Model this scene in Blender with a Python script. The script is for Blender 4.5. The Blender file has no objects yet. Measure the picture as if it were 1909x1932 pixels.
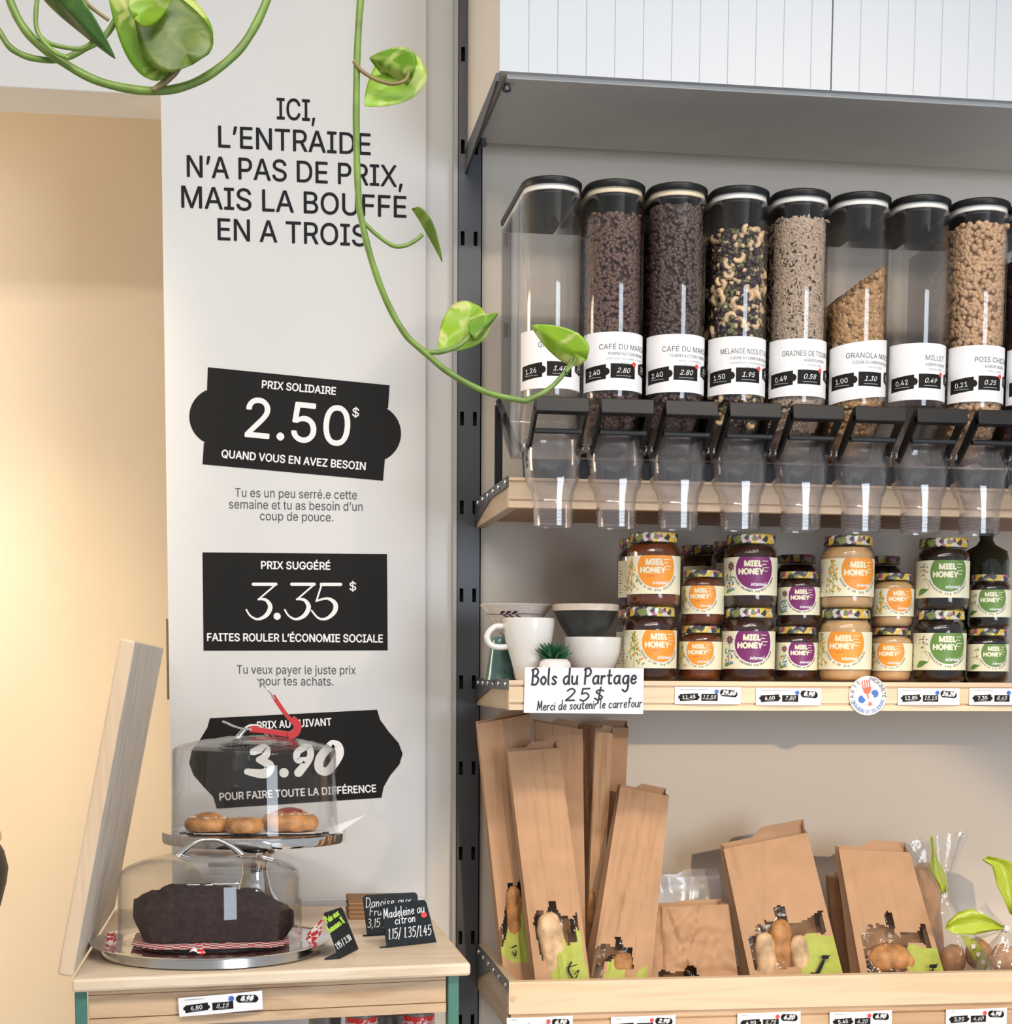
import bpy, bmesh, math, random, os
from mathutils import Vector, Matrix, noise
from mathutils.geometry import delaunay_2d_cdt
sc = bpy.context.scene
COL = sc.collection
R = math.radians
PI = math.pi
# ------------------------------------------------------------------ camera
EYE = 1.31
F, PIT, ROL, YAW, PX, PY = 3180., .1003, -.00586, .149, 954.5, 1589.
_fw = Vector((math.sin(YAW)*math.cos(PIT), math.cos(YAW)*math.cos(PIT), -math.sin(PIT)))
_ri = Vector((math.cos(YAW), -math.sin(YAW), 0))
_dn = _fw.cross(_ri)
_r = math.cos(ROL)*_ri + math.sin(ROL)*_dn
_d = -math.sin(ROL)*_ri + math.cos(ROL)*_dn
CAM = Vector((0, 0, EYE))
cd = bpy.data.cameras.new('camera')
cam = bpy.data.objects.new('camera', cd)
COL.objects.link(cam)
m = Matrix((( _r.x, -_d.x, -_fw.x, 0), (_r.y, -_d.y, -_fw.y, 0), (_r.z, -_d.z, -_fw.z, EYE), (0, 0, 0, 1)))
cam.matrix_world = m
cd.sensor_fit = 'AUTO'
cd.sensor_width = 36
cd.lens = F*36/1932
cd.shift_y = (PY-966)/1932
cd.clip_start = .05
sc.camera = cam
sc.view_settings.view_transform = 'Standard'
sc.view_settings.look = 'None'
sc.view_settings.gamma = 1
sc.view_settings.use_curve_mapping = False
sc.view_settings.exposure = 0.22
sc.cycles.transparent_max_bounces = 40
sc.cycles.max_bounces = 10
sc.cycles.sample_clamp_indirect = 4
# ------------------------------------------------------------------ world and lights
w = bpy.data.worlds.new('world')
sc.world = w
w.use_nodes = True
w.node_tree.nodes['Background'].inputs[0].default_value = (.95, .97, 1, 1)
w.node_tree.nodes['Background'].inputs[1].default_value = .40

def light(name, kind, loc, target, power, col=(1, 1, 1), size=.3, size_y=None, spot=.4):
    l = bpy.data.lights.new(name, kind)
    l.energy = power
    l.color = col
    if kind == 'AREA':
        l.shape = 'RECTANGLE'
        l.size = size
        l.size_y = size_y or size
    else:
        l.shadow_soft_size = size
    if kind == 'SPOT':
        l.spot_size = R(size_y)
        l.spot_blend = spot
    o = bpy.data.objects.new(name, l)
    COL.objects.link(o)
    o.location = loc
    o.rotation_euler = (Vector(target)-Vector(loc)).to_track_quat('-Z', 'Y').to_euler()
    return o
WARM = (1, .74, .48)
light('ceiling_tube_light', 'AREA', (.75, .75, 2.98), (.7, 1.3, 0), 27, (1, .94, .86), 1.5, .12)
light('ceiling_tube_light', 'AREA', (-.6, .3, 2.98), (-.5, .7, 0), 33, (1, .94, .86), 1.5, .12)
light('window_daylight', 'AREA', (2.3, -2.4, 1.5), (.4, 2.9, 1.5), 88, (.79, .89, 1), 1.5, 1.9)
light('track_and_fill_spotlight', 'SPOT', (-.35, .75, 2.95), (.1, 2.7, .85), 12, WARM, .03, 60, .6)
light('track_and_fill_spotlight', 'SPOT', (1.25, .95, 2.95), (.85, 2.9, .98), 34, WARM, .03, 55, .7)
light('track_and_fill_spotlight', 'SPOT', (1.0, -1.9, 2.05), (.92, 2.95, .50), 290, (1, .74, .46), .03, 18.5, .25)  # added low front spot to brighten tray and lower wall, not on a track
light('passage_lamp', 'AREA', (-1.75, 3.05, 1.95), (-.40, 3.62, 1.85), 13, (1, .83, .62), .5, .5)
light('passage_spotlight', 'SPOT', (-.16, 1.62, 2.95), (-.66, 3.62, 1.08), 120, (1, .81, .57), .05, 30, .95)

# ------------------------------------------------------------------ pixel of the photograph -> point of the place
def ray(x, y):
    return _fw + _r*((x-PX)/F) + _d*((y-PY)/F)
def at(x, y, Y):
    v = ray(x, y)
    return CAM + v*(Y/v.y)
def atz(x, y, Z):
    v = ray(x, y)
    return CAM + v*((Z-EYE)/v.z)
def zat(x, y, Y): return at(x, y, Y).z
def xat(x, y, Y): return at(x, y, Y).x
def ppx(x, Y): return x*Y/F          # pixel length -> metres at depth Y

# ------------------------------------------------------------------ mesh helpers
class MB:
    def __init__(s):
        s.v = []; s.f = []; s.m = []
    def add(s, v, f, mat=0):
        b = len(s.v)
        s.v += [tuple(q) for q in v]
        s.f += [tuple(i+b for i in q) for q in f]
        s.m += [mat]*len(f)
        return s
    def box(s, a, b, mat=0):
        x0, y0, z0 = a; x1, y1, z1 = b
        return s.add([(x0,y0,z0),(x1,y0,z0),(x1,y1,z0),(x0,y1,z0),(x0,y0,z1),(x1,y0,z1),(x1,y1,z1),(x0,y1,z1)],
                     [(0,3,2,1),(4,5,6,7),(0,1,5,4),(1,2,6,5),(2,3,7,6),(3,0,4,7)], mat)
    def hexa(s, p, mat=0):          # 8 points: bottom 4 (ccw), top 4
        return s.add(p, [(0,3,2,1),(4,5,6,7),(0,1,5,4),(1,2,6,5),(2,3,7,6),(3,0,4,7)], mat)
    def loft(s, rings, mat=0, closed=True, cap0=True, cap1=True):
        n = len(rings[0]); v = [p for r in rings for p in r]; f = []
        for i in range(len(rings)-1):
            for j in range(n if closed else n-1):
                k = (j+1) % n
                f.append((i*n+j, i*n+k, (i+1)*n+k, (i+1)*n+j))
        if cap0: f.append(tuple(range(n))[::-1])
        if cap1: f.append(tuple((len(rings)-1)*n+j for j in range(n)))
        return s.add(v, f, mat)
    def lathe(s, prof, n=32, c=(0, 0, 0), mat=0, cap0=True, cap1=True):
        rings = [[(c[0]+r*math.cos(2*PI*j/n), c[1]+r*math.sin(2*PI*j/n), c[2]+z) for j in range(n)] for r, z in prof]
        return s.loft(rings, mat, True, cap0, cap1)
    def tube(s, pts, r, n=8, mat=0, flat=1.0):
        pts = [Vector(p) for p in pts]
        rr = r if isinstance(r, (list, tuple)) else [r]*len(pts)
        rings = []; up = None
        for i, p in enumerate(pts):
            t = (pts[min(i+1, len(pts)-1)]-pts[max(i-1, 0)]).normalized()
            if up is None:
                up = t.orthogonal().normalized()
            up = (up - t*up.dot(t)).normalized()
            sd = t.cross(up)
            rings.append([p+(up*math.cos(2*PI*j/n)+sd*math.sin(2*PI*j/n)*flat)*rr[i] for j in range(n)])
        return s.loft(rings, mat)
    def prism(s, poly, axis, a, b, mat=0):
        n = len(poly)
        def P(q, t):
            return {'x': (t, q[0], q[1]), 'y': (q[0], t, q[1]), 'z': (q[0], q[1], t)}[axis]
        v = [P(q, a) for q in poly]+[P(q, b) for q in poly]
        f = [(i, (i+1) % n, n+(i+1) % n, n+i) for i in range(n)] + [tuple(range(n))[::-1], tuple(range(n, 2*n))]
        return s.add(v, f, mat)
    def ball(s, c, rx, ry, rz, mat=0, n=10, k=6, rot=None):
        v = [(0, 0, 1)]
        for i in range(1, k):
            a = PI*i/k
            v += [(math.sin(a)*math.cos(2*PI*j/n), math.sin(a)*math.sin(2*PI*j/n), math.cos(a)) for j in range(n)]
        v.append((0, 0, -1))
        f = [(0, 1+j, 1+(j+1) % n) for j in range(n)]
        for i in range(k-2):
            f += [(1+i*n+j, 1+(i+1)*n+j, 1+(i+1)*n+(j+1) % n, 1+i*n+(j+1) % n) for j in range(n)]
        e = len(v)-1; b = 1+(k-2)*n
        f += [(b+j, e, b+(j+1) % n) for j in range(n)]
        out = []
        for q in v:
            q = Vector((q[0]*rx, q[1]*ry, q[2]*rz))
            if rot is not None: q = rot @ q
            out.append(q+Vector(c))
        return s.add(out, f, mat)
    def build(s, name, mats, parent=None, bev=0, smooth=40, fix=True, loc=None):
        me = bpy.data.meshes.new(name)
        vs = s.v
        if loc is not None:
            vs = [(q[0]-loc[0], q[1]-loc[1], q[2]-loc[2]) for q in vs]
        me.from_pydata(vs, [], s.f)
        if not isinstance(mats, (list, tuple)): mats = [mats]
        for q in mats: me.materials.append(q)
        me.polygons.foreach_set('material_index', s.m)
        if fix:
            bm = bmesh.new(); bm.from_mesh(me)
            bmesh.ops.recalc_face_normals(bm, faces=bm.faces)
            bm.to_mesh(me); bm.free()
        if smooth:
            me.polygons.foreach_set('use_smooth', [True]*len(me.polygons))
            me.set_sharp_from_angle(angle=R(smooth))
        me.update()
        o = bpy.data.objects.new(name, me)
        COL.objects.link(o)
        if loc is not None: o.location = loc
        if parent is not None: o.parent = parent
        if bev:
            b = o.modifiers.new('bevel', 'BEVEL'); b.width = bev; b.segments = 2; b.limit_method = 'ANGLE'
        return o

def tag(o, label, cat, group=None, kind=None):
    o['label'] = label
    if cat: o['category'] = cat
    if group: o['group'] = group
    if kind: o['kind'] = kind
    return o
def thing(name, label, cat, loc=(0, 0, 0), group=None, rotz=0):
    o = bpy.data.objects.new(name, None)
    COL.objects.link(o); o.location = loc; o.rotation_euler = (0, 0, rotz)
    o.empty_display_size = .02
    return tag(o, label, cat, group)
def struct(o):
    o['kind'] = 'structure'
    return o
def copy_tree(o, parent=None):
    c = o.copy(); COL.objects.link(c)
    if parent is not None: c.parent = parent
    for ch in list(o.children): copy_tree(ch, c)
    return c
def spline(pts, k=6):
    P = [Vector(p) for p in pts]; out = []
    for i in range(len(P)-1):
        p0 = P[max(i-1, 0)]; p1 = P[i]; p2 = P[i+1]; p3 = P[min(i+2, len(P)-1)]
        for j in range(k):
            t = j/k
            out.append(.5*((2*p1)+(p2-p0)*t+(2*p0-5*p1+4*p2-p3)*t*t+(3*p1-p0-3*p2+p3)*t**3))
    out.append(P[-1])
    return out

# ------------------------------------------------------------------ materials
def newmat(name):
    mt = bpy.data.materials.new(name); mt.use_nodes = True
    nt = mt.node_tree
    return mt, nt, nt.nodes['Principled BSDF']
def pm(name, col, rough=.5, metal=0, coat=0, var=0, scale=40, bump=0, sss=0, spec=.5):
    mt, nt, b = newmat(name)
    b.inputs['Specular IOR Level'].default_value = spec
    b.inputs['Base Color'].default_value = (*col, 1)
    b.inputs['Roughness'].default_value = rough
    b.inputs['Metallic'].default_value = metal
    b.inputs['Coat Weight'].default_value = coat
    if sss:
        b.inputs['Subsurface Weight'].default_value = sss
        b.inputs['Subsurface Radius'].default_value = (.01, .006, .003)
    if var or bump:
        tc = nt.nodes.new('ShaderNodeTexCoord'); nz = nt.nodes.new('ShaderNodeTexNoise')
        nz.inputs['Scale'].default_value = scale; nz.inputs['Detail'].default_value = 4
        nt.links.new(tc.outputs['Object'], nz.inputs['Vector'])
        if var:
            rp = nt.nodes.new('ShaderNodeValToRGB')
            rp.color_ramp.elements[0].position = .3; rp.color_ramp.elements[1].position = .7
            rp.color_ramp.elements[0].color = (*[c*(1-var) for c in col], 1)
            rp.color_ramp.elements[1].color = (*[min(1, c*(1+var)) for c in col], 1)
            nt.links.new(nz.outputs['Fac'], rp.inputs['Fac'])
            nt.links.new(rp.outputs['Color'], b.inputs['Base Color'])
        if bump:
            bp = nt.nodes.new('ShaderNodeBump'); bp.inputs['Strength'].default_value = bump
            bp.inputs['Distance'].default_value = .002
            nt.links.new(nz.outputs['Fac'], bp.inputs['Height']); nt.links.new(bp.outputs['Normal'], b.inputs['Normal'])
    return mt
def wood(name, c1, c2, axis='x', rough=.45, scale=1.0, knots=False):
    mt, nt, b = newmat(name)
    tc = nt.nodes.new('ShaderNodeTexCoord'); mp = nt.nodes.new('ShaderNodeMapping')
    s = {'x': (1.3, 22, 22), 'y': (22, 1.3, 22), 'z': (22, 22, 1.3)}[axis]
    mp.inputs['Scale'].default_value = [q*scale for q in s]
    nz = nt.nodes.new('ShaderNodeTexNoise'); nz.inputs['Scale'].default_value = 1.6; nz.inputs['Detail'].default_value = 5
    nz.inputs['Distortion'].default_value = .6
    wv = nt.nodes.new('ShaderNodeMath'); wv.operation = 'MULTIPLY'; wv.inputs[1].default_value = 6.5
    fr = nt.nodes.new('ShaderNodeMath'); fr.operation = 'PINGPONG'; fr.inputs[1].default_value = 1
    rp = nt.nodes.new('ShaderNodeValToRGB')
    rp.color_ramp.elements[0].position = .05; rp.color_ramp.elements[1].position = .8
    rp.color_ramp.elements[0].color = (*c2, 1); rp.color_ramp.elements[1].color = (*c1, 1)
    L = nt.links.new
    L(tc.outputs['Object'], mp.inputs['Vector']); L(mp.outputs['Vector'], nz.inputs['Vector'])
    L(nz.outputs['Fac'], wv.inputs[0]); L(wv.outputs[0], fr.inputs[0]); L(fr.outputs[0], rp.inputs['Fac'])
    L(rp.outputs['Color'], b.inputs['Base Color'])
    b.inputs['Roughness'].default_value = rough
    return mt
def clear(name, tint=(.97, .97, .97), base=.04, gain=.9, rough=.02, power=4.0, bump=0, milk=0):
    mt = bpy.data.materials.new(name); mt.use_nodes = True
    nt = mt.node_tree; nt.nodes.clear(); L = nt.links.new
    out = nt.nodes.new('ShaderNodeOutputMaterial')
    tr = nt.nodes.new('ShaderNodeBsdfTransparent'); tr.inputs[0].default_value = (*tint, 1)
    gl = nt.nodes.new('ShaderNodeBsdfGlossy'); gl.inputs['Roughness'].default_value = rough
    lw = nt.nodes.new('ShaderNodeLayerWeight'); lw.inputs[0].default_value = .5
    pw = nt.nodes.new('ShaderNodeMath'); pw.operation = 'POWER'; pw.inputs[1].default_value = power
    ma = nt.nodes.new('ShaderNodeMath'); ma.operation = 'MULTIPLY_ADD'; ma.inputs[1].default_value = gain; ma.inputs[2].default_value = base
    mx = nt.nodes.new('ShaderNodeMixShader')
    L(lw.outputs['Facing'], pw.inputs[0]); L(pw.outputs[0], ma.inputs[0]); L(ma.outputs[0], mx.inputs[0])
    first = tr.outputs[0]
    if milk:
        df = nt.nodes.new('ShaderNodeBsdfDiffuse'); df.inputs[0].default_value = (.85, .85, .87, 1)
        m2 = nt.nodes.new('ShaderNodeMixShader'); m2.inputs[0].default_value = milk
        L(tr.outputs[0], m2.inputs[1]); L(df.outputs[0], m2.inputs[2]); first = m2.outputs[0]
    L(first, mx.inputs[1]); L(gl.outputs[0], mx.inputs[2]); L(mx.outputs[0], out.inputs[0])
    if bump:
        tc = nt.nodes.new('ShaderNodeTexCoord'); nz = nt.nodes.new('ShaderNodeTexNoise'); nz.inputs['Scale'].default_value = 60
        bp = nt.nodes.new('ShaderNodeBump'); bp.inputs['Strength'].default_value = bump; bp.inputs['Distance'].default_value = .004
        L(tc.outputs['Object'], nz.inputs['Vector']); L(nz.outputs['Fac'], bp.inputs['Height']); L(bp.outputs['Normal'], gl.inputs['Normal'])
        L(bp.outputs['Normal'], lw.inputs['Normal'])
    return mt
def cells(name, cols, scale=120, rough=.35, coat=.5):
    mt, nt, b = newmat(name); L = nt.links.new
    tc = nt.nodes.new('ShaderNodeTexCoord'); vo = nt.nodes.new('ShaderNodeTexVoronoi'); vo.inputs['Scale'].default_value = scale
    sp = nt.nodes.new('ShaderNodeSeparateColor'); rp = nt.nodes.new('ShaderNodeValToRGB'); rp.color_ramp.interpolation = 'CONSTANT'
    e = rp.color_ramp.elements
    for i, c in enumerate(cols):
        q = e[i] if i < 2 else e.new(i/len(cols))
        q.position = i/len(cols); q.color = (*c, 1)
    L(tc.outputs['Object'], vo.inputs['Vector']); L(vo.outputs['Color'], sp.inputs[0]); L(sp.outputs[0], rp.inputs['Fac'])
    L(rp.outputs['Color'], b.inputs['Base Color'])
    b.inputs['Roughness'].default_value = rough; b.inputs['Coat Weight'].default_value = coat
    return mt
def leafmat(name, a, b_, rough=.35):
    mt, nt, b = newmat(name); L = nt.links.new
    tc = nt.nodes.new('ShaderNodeTexCoord'); nz = nt.nodes.new('ShaderNodeTexNoise'); nz.inputs['Scale'].default_value = 28
    nz.inputs['Distortion'].default_value = 1.2
    rp = nt.nodes.new('ShaderNodeValToRGB'); rp.color_ramp.elements[0].position = .48; rp.color_ramp.elements[1].position = .6
    rp.color_ramp.elements[0].color = (*a, 1); rp.color_ramp.elements[1].color = (*b_, 1)
    L(tc.outputs['Object'], nz.inputs['Vector']); L(nz.outputs['Fac'], rp.inputs['Fac']); L(rp.outputs['Color'], b.inputs['Base Color'])
    b.inputs['Roughness'].default_value = rough
    tl = nt.nodes.new('ShaderNodeBsdfTranslucent'); L(rp.outputs['Color'], tl.inputs[0])
    mx = nt.nodes.new('ShaderNodeMixShader'); mx.inputs[0].default_value = .35
    out = nt.nodes['Material Output']
    L(b.outputs[0], mx.inputs[1]); L(tl.outputs[0], mx.inputs[2]); L(mx.outputs[0], out.inputs[0])
    return mt

M = {}
M['wall'] = pm('painted_wall', (.66, .65, .635), .6, var=.02, scale=3, bump=.05)
M['wall_shelf'] = pm('painted_wall_behind_shelves', (.66, .60, .525), .6, var=.02, scale=3, bump=.05)
M['beige'] = pm('beige_paint', (.86, .71, .52), .55, var=.03, scale=3, bump=.05)
M['white'] = pm('white_paint', (.56, .585, .625), .45)
M['soffit'] = pm('grey_board', (.52, .51, .50), .6, var=.05, scale=6)
M['floor'] = pm('concrete_floor', (.35, .33, .31), .5, var=.1, scale=6)
M['ceil'] = pm('ceiling_paint', (.8, .8, .78), .7)
M['vinyl'] = pm('black_vinyl', (.012, .011, .010), .6, spec=.15)
M['ink'] = pm('black_ink', (.012, .012, .016), .6, spec=.15)
M['greyink'] = pm('grey_ink', (.09, .09, .10), .6, spec=.15)
M['paleink'] = pm('pale_grey_ink', (.28, .29, .32), .5)
M['paper'] = pm('white_paper', (.80, .80, .82), .5)
M['whitevinyl'] = pm('white_vinyl', (.82, .81, .79), .5)
M['steel'] = pm('charcoal_steel', (.075, .077, .085), .38, .55, var=.1, scale=12)
M['hole'] = pm('slot_shade', (.004, .004, .004), .9)
M['greytrim'] = pm('grey_trim', (.42, .41, .39), .5)
M['screw'] = pm('zinc_screw', (.75, .76, .78), .25, 1)
M['chrome'] = pm('polished_steel', (.78, .78, .78), .07, 1)
M['brushed'] = pm('brushed_steel', (.62, .60, .57), .2, 1)
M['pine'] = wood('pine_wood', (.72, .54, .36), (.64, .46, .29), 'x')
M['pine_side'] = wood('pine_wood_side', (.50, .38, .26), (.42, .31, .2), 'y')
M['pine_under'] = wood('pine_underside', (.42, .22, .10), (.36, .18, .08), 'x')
M['ash'] = wood('ash_wood', (.74, .60, .45), (.66, .51, .36), 'x', .4)
M['ash_rail'] = wood('ash_rail_wood', (.60, .41, .25), (.46, .28, .15), 'x', .45)
M['board'] = wood('weathered_board', (.70, .62, .53), (.56, .48, .40), 'z', .6)
M['board_edge'] = wood('board_edge', (.66, .49, .33), (.60, .43, .28), 'z', .5)
M['green_paint'] = pm('green_paint', (.05, .16, .12), .4)
M['clear'] = clear('clear_plastic', (.955, .955, .96), .035, .6, .03, 2.6)
M['spout'] = clear('clear_spout_plastic', (.95, .94, .945), .045, .75, .04, 2.2, milk=.02)
M['acrylic'] = clear('clear_acrylic', (.975, .975, .975), .025, .6, .015, 3.4)
M['film'] = clear('cellophane', (.95, .95, .95), .07, .6, .08, 2.5, bump=.5, milk=.06)
M['window_film'] = clear('bag_window_film', (.93, .92, .90), .025, .5, .07, 3.0, bump=.6)
M['glass'] = clear('jar_glass', (.96, .96, .96), .05, .7, .02, 3.0)
M['blackplastic'] = pm('black_plastic', (.008, .008, .009), .42, spec=.3)
M['gasket'] = pm('white_gasket', (.75, .73, .70), .5)
M['gasket_cream'] = pm('cream_gasket', (.68, .58, .42), .5)
M['gap'] = pm('dark_gap_shade', (.045, .025, .018), .8); M['gap_pale'] = pm('chickpea_gap_shade', (.28, .17, .09), .8); M['gap_seed'] = pm('seed_gap_shade', (.17, .12, .09), .8); M['gap_oat'] = pm('oat_gap_shade', (.22, .13, .06), .8)  # darkened core colours, shade in the gaps between grains painted in
M['coffee'] = pm('roasted_coffee', (.115, .062, .048), .38, var=.3, scale=160)
M['coffee_dark'] = pm('dark_roasted_coffee', (.085, .050, .042), .36, var=.3, scale=160)
M['chick'] = pm('dried_chickpea', (.56, .36, .21), .55, var=.2, scale=90)
M['sunfl'] = pm('sunflower_seed', (.46, .35, .26), .6, var=.25, scale=200)
M['oat'] = pm('toasted_oats', (.46, .27, .12), .6, var=.35, scale=120)
M['nut'] = pm('pale_nut', (.66, .47, .27), .5, var=.2, scale=90)
M['raisin'] = pm('raisin', (.035, .012, .02), .45, var=.3, scale=90)
M['pepita'] = pm('green_seed', (.15, .15, .06), .45, var=.3, scale=90)
M['redbean'] = pm('dark_red_bean', (.09, .015, .02), .35, var=.3, scale=90)
M['honey_dark'] = pm('dark_honey', (.035, .009, .005), .12, coat=.4, var=.3, scale=20)
M['honey_amber'] = pm('amber_honey', (.13, .03, .008), .12, coat=.4, var=.3, scale=20)
M['honey_black'] = pm('black_honey', (.010, .006, .005), .12, coat=.4)
M['honey_cream'] = pm('creamed_honey', (.58, .36, .17), .3, coat=.3, var=.04, scale=20)
M['cream'] = pm('cream_label', (.80, .76, .56), .45)
M['orange'] = pm('orange_print', (.82, .30, .03), .45)
M['purple'] = pm('purple_print', (.19, .02, .13), .45)
M['greenp'] = pm('green_print', (.13, .25, .05), .45)
M['olive'] = pm('olive_print', (.45, .38, .05), .5)
M['leafp'] = pm('leaf_print', (.10, .24, .04), .5)
M['bluep'] = pm('blue_print', (.10, .22, .50), .5)
M['mauvep'] = pm('mauve_print', (.16, .03, .10), .5)
M['redp'] = pm('red_print', (.65, .03, .03), .45)
M['fork'] = pm('orange_red_print', (.70, .12, .06), .45)
M['bluedot'] = pm('blue_dot', (.03, .12, .45), .45)
M['lid'] = cells('flowered_lid', [(.62, .42, .06), (.6, .56, .52), (.05, .05, .06), (.40, .09, .22), (.03, .03, .04), (.62, .48, .1), (.16, .2, .06), (.55, .52, .5), (.06, .05, .06), (.58, .36, .05)], 130)
M['ceramic'] = pm('white_ceramic', (.74, .72, .69), .18, coat=.5)
M['ceramic_speck'] = pm('pale_ceramic', (.66, .60, .55), .22, coat=.5, var=.08, scale=200)
M['teal'] = pm('teal_glaze', (.07, .17, .16), .2, coat=.5, var=.2, scale=30)
M['darkglaze'] = pm('charcoal_glaze', (.045, .047, .043), .45, var=.3, scale=60)
M['rimglaze'] = pm('sand_glaze', (.55, .47, .40), .4, var=.15, scale=60)
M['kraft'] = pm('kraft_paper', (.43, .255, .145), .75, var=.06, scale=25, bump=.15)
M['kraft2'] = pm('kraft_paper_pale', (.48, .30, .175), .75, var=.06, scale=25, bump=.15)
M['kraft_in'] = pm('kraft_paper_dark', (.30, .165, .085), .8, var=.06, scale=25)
M['lime'] = pm('lime_print', (.36, .41, .07), .6, var=.08, scale=60)
M['crust'] = pm('bread_crust', (.42, .20, .07), .6, var=.4, scale=45, bump=.5)
M['crust_pale'] = pm('floured_crust', (.58, .40, .24), .7, var=.4, scale=40, bump=.5)
M['choc'] = pm('chocolate_cake', (.030, .015, .013), .85, var=.5, scale=120, bump=.8, spec=.25)
M['pastry'] = pm('golden_pastry', (.50, .23, .075), .45, var=.5, scale=40, bump=.3)
M['jam'] = pm('red_jam', (.25, .03, .03), .3)
M['icing'] = pm('white_icing', (.85, .8, .75), .4)
M['slate'] = pm('black_slate', (.014, .019, .024), .55, spec=.25)
M['chalk'] = pm('white_chalk', (.72, .75, .78), .8)
M['chalkgreen'] = pm('lime_chalk', (.45, .72, .08), .8)
M['sticker'] = pm('red_sticker', (.75, .06, .07), .5)
M['redgrip'] = pm('red_silicone', (.50, .025, .03), .35)
M['marker'] = pm('black_marker', (.015, .015, .03), .6)
M['stem'] = pm('vine_stem', (.13, .215, .035), .4, var=.25, scale=40)
M['stem_brown'] = pm('vine_petiole', (.19, .14, .05), .5, var=.2, scale=40)
M['leaf'] = leafmat('vine_leaf', (.17, .34, .02), (.50, .58, .16))
M['leaf_bright'] = leafmat('bright_vine_leaf', (.30, .50, .03), (.62, .66, .25))
M['leaf_dark'] = leafmat('dark_vine_leaf', (.05, .13, .025), (.10, .22, .03))
M['leaf_olive'] = leafmat('olive_vine_leaf', (.09, .155, .015), (.16, .23, .03))
M['succ'] = pm('succulent_green', (.015, .085, .035), .35, var=.3, scale=60)
M['bronze'] = pm('bronze_metal', (.22, .15, .08), .4, .6)
M['ribbon'] = pm('lime_ribbon', (.38, .46, .03), .35, coat=.3)
M['grey'] = pm('grey_tin', (.22, .22, .22), .35, .4)

M['tie'] = pm('pale_tie', (.62, .66, .62), .35); M['milky'] = clear('milky_film', (.85, .85, .86), .05, .5, .15, 2.5, milk=.35)

# ------------------------------------------------------------------ flat artwork (printing)
FONT = None
try:
    FONT = bpy.data.fonts.load(os.path.join(bpy.utils.resource_path('LOCAL'), 'datafiles', 'fonts', 'Inter.woff2'))
except Exception:
    FONT = None
_tc = {}
def text_geo(body, shear=0, offset=0, res=3, space=1.0):
    """outline of the words as filled 2-D triangles"""
    key = (body, shear, res, space)
    if key in _tc: return _tc[key]
    cu = bpy.data.curves.new('t', 'FONT'); cu.body = body; cu.size = 1
    if FONT: cu.font = FONT
    cu.shear = shear; cu.resolution_u = res; cu.space_character = space
    cu.fill_mode = 'NONE'
    ob = bpy.data.objects.new('t', cu); COL.objects.link(ob)
    dg = bpy.context.evaluated_depsgraph_get(); dg.update()
    me = bpy.data.meshes.new_from_object(ob.evaluated_get(dg))
    pts = [Vector((q.co.x, q.co.y)) for q in me.vertices]; ed = [tuple(e.vertices) for e in me.edges]
    COL.objects.unlink(ob); bpy.data.objects.remove(ob); bpy.data.curves.remove(cu); bpy.data.meshes.remove(me)
    if pts:
        r_ = delaunay_2d_cdt(pts, ed, [], 0, 1e-5)
        v = [(q.x, q.y) for q in r_[0]]; f = []
        for q in r_[2]:         # keep the triangles inside the outline (non-zero winding)
            cx, cy = sum(v[i][0] for i in q)/len(q), sum(v[i][1] for i in q)/len(q); wn = 0
            for a_, b_ in ed:
                A, B = pts[a_], pts[b_]
                if (A.y <= cy) != (B.y <= cy) and A.x+(cy-A.y)/(B.y-A.y)*(B.x-A.x) > cx:
                    wn += 1 if B.y > A.y else -1
            if wn: f.append(tuple(q))
    else: v, f = [], []
    _tc[key] = (v, f)
    return v, f
CAPH = max(q[1] for q in text_geo('H')[0])
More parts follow.
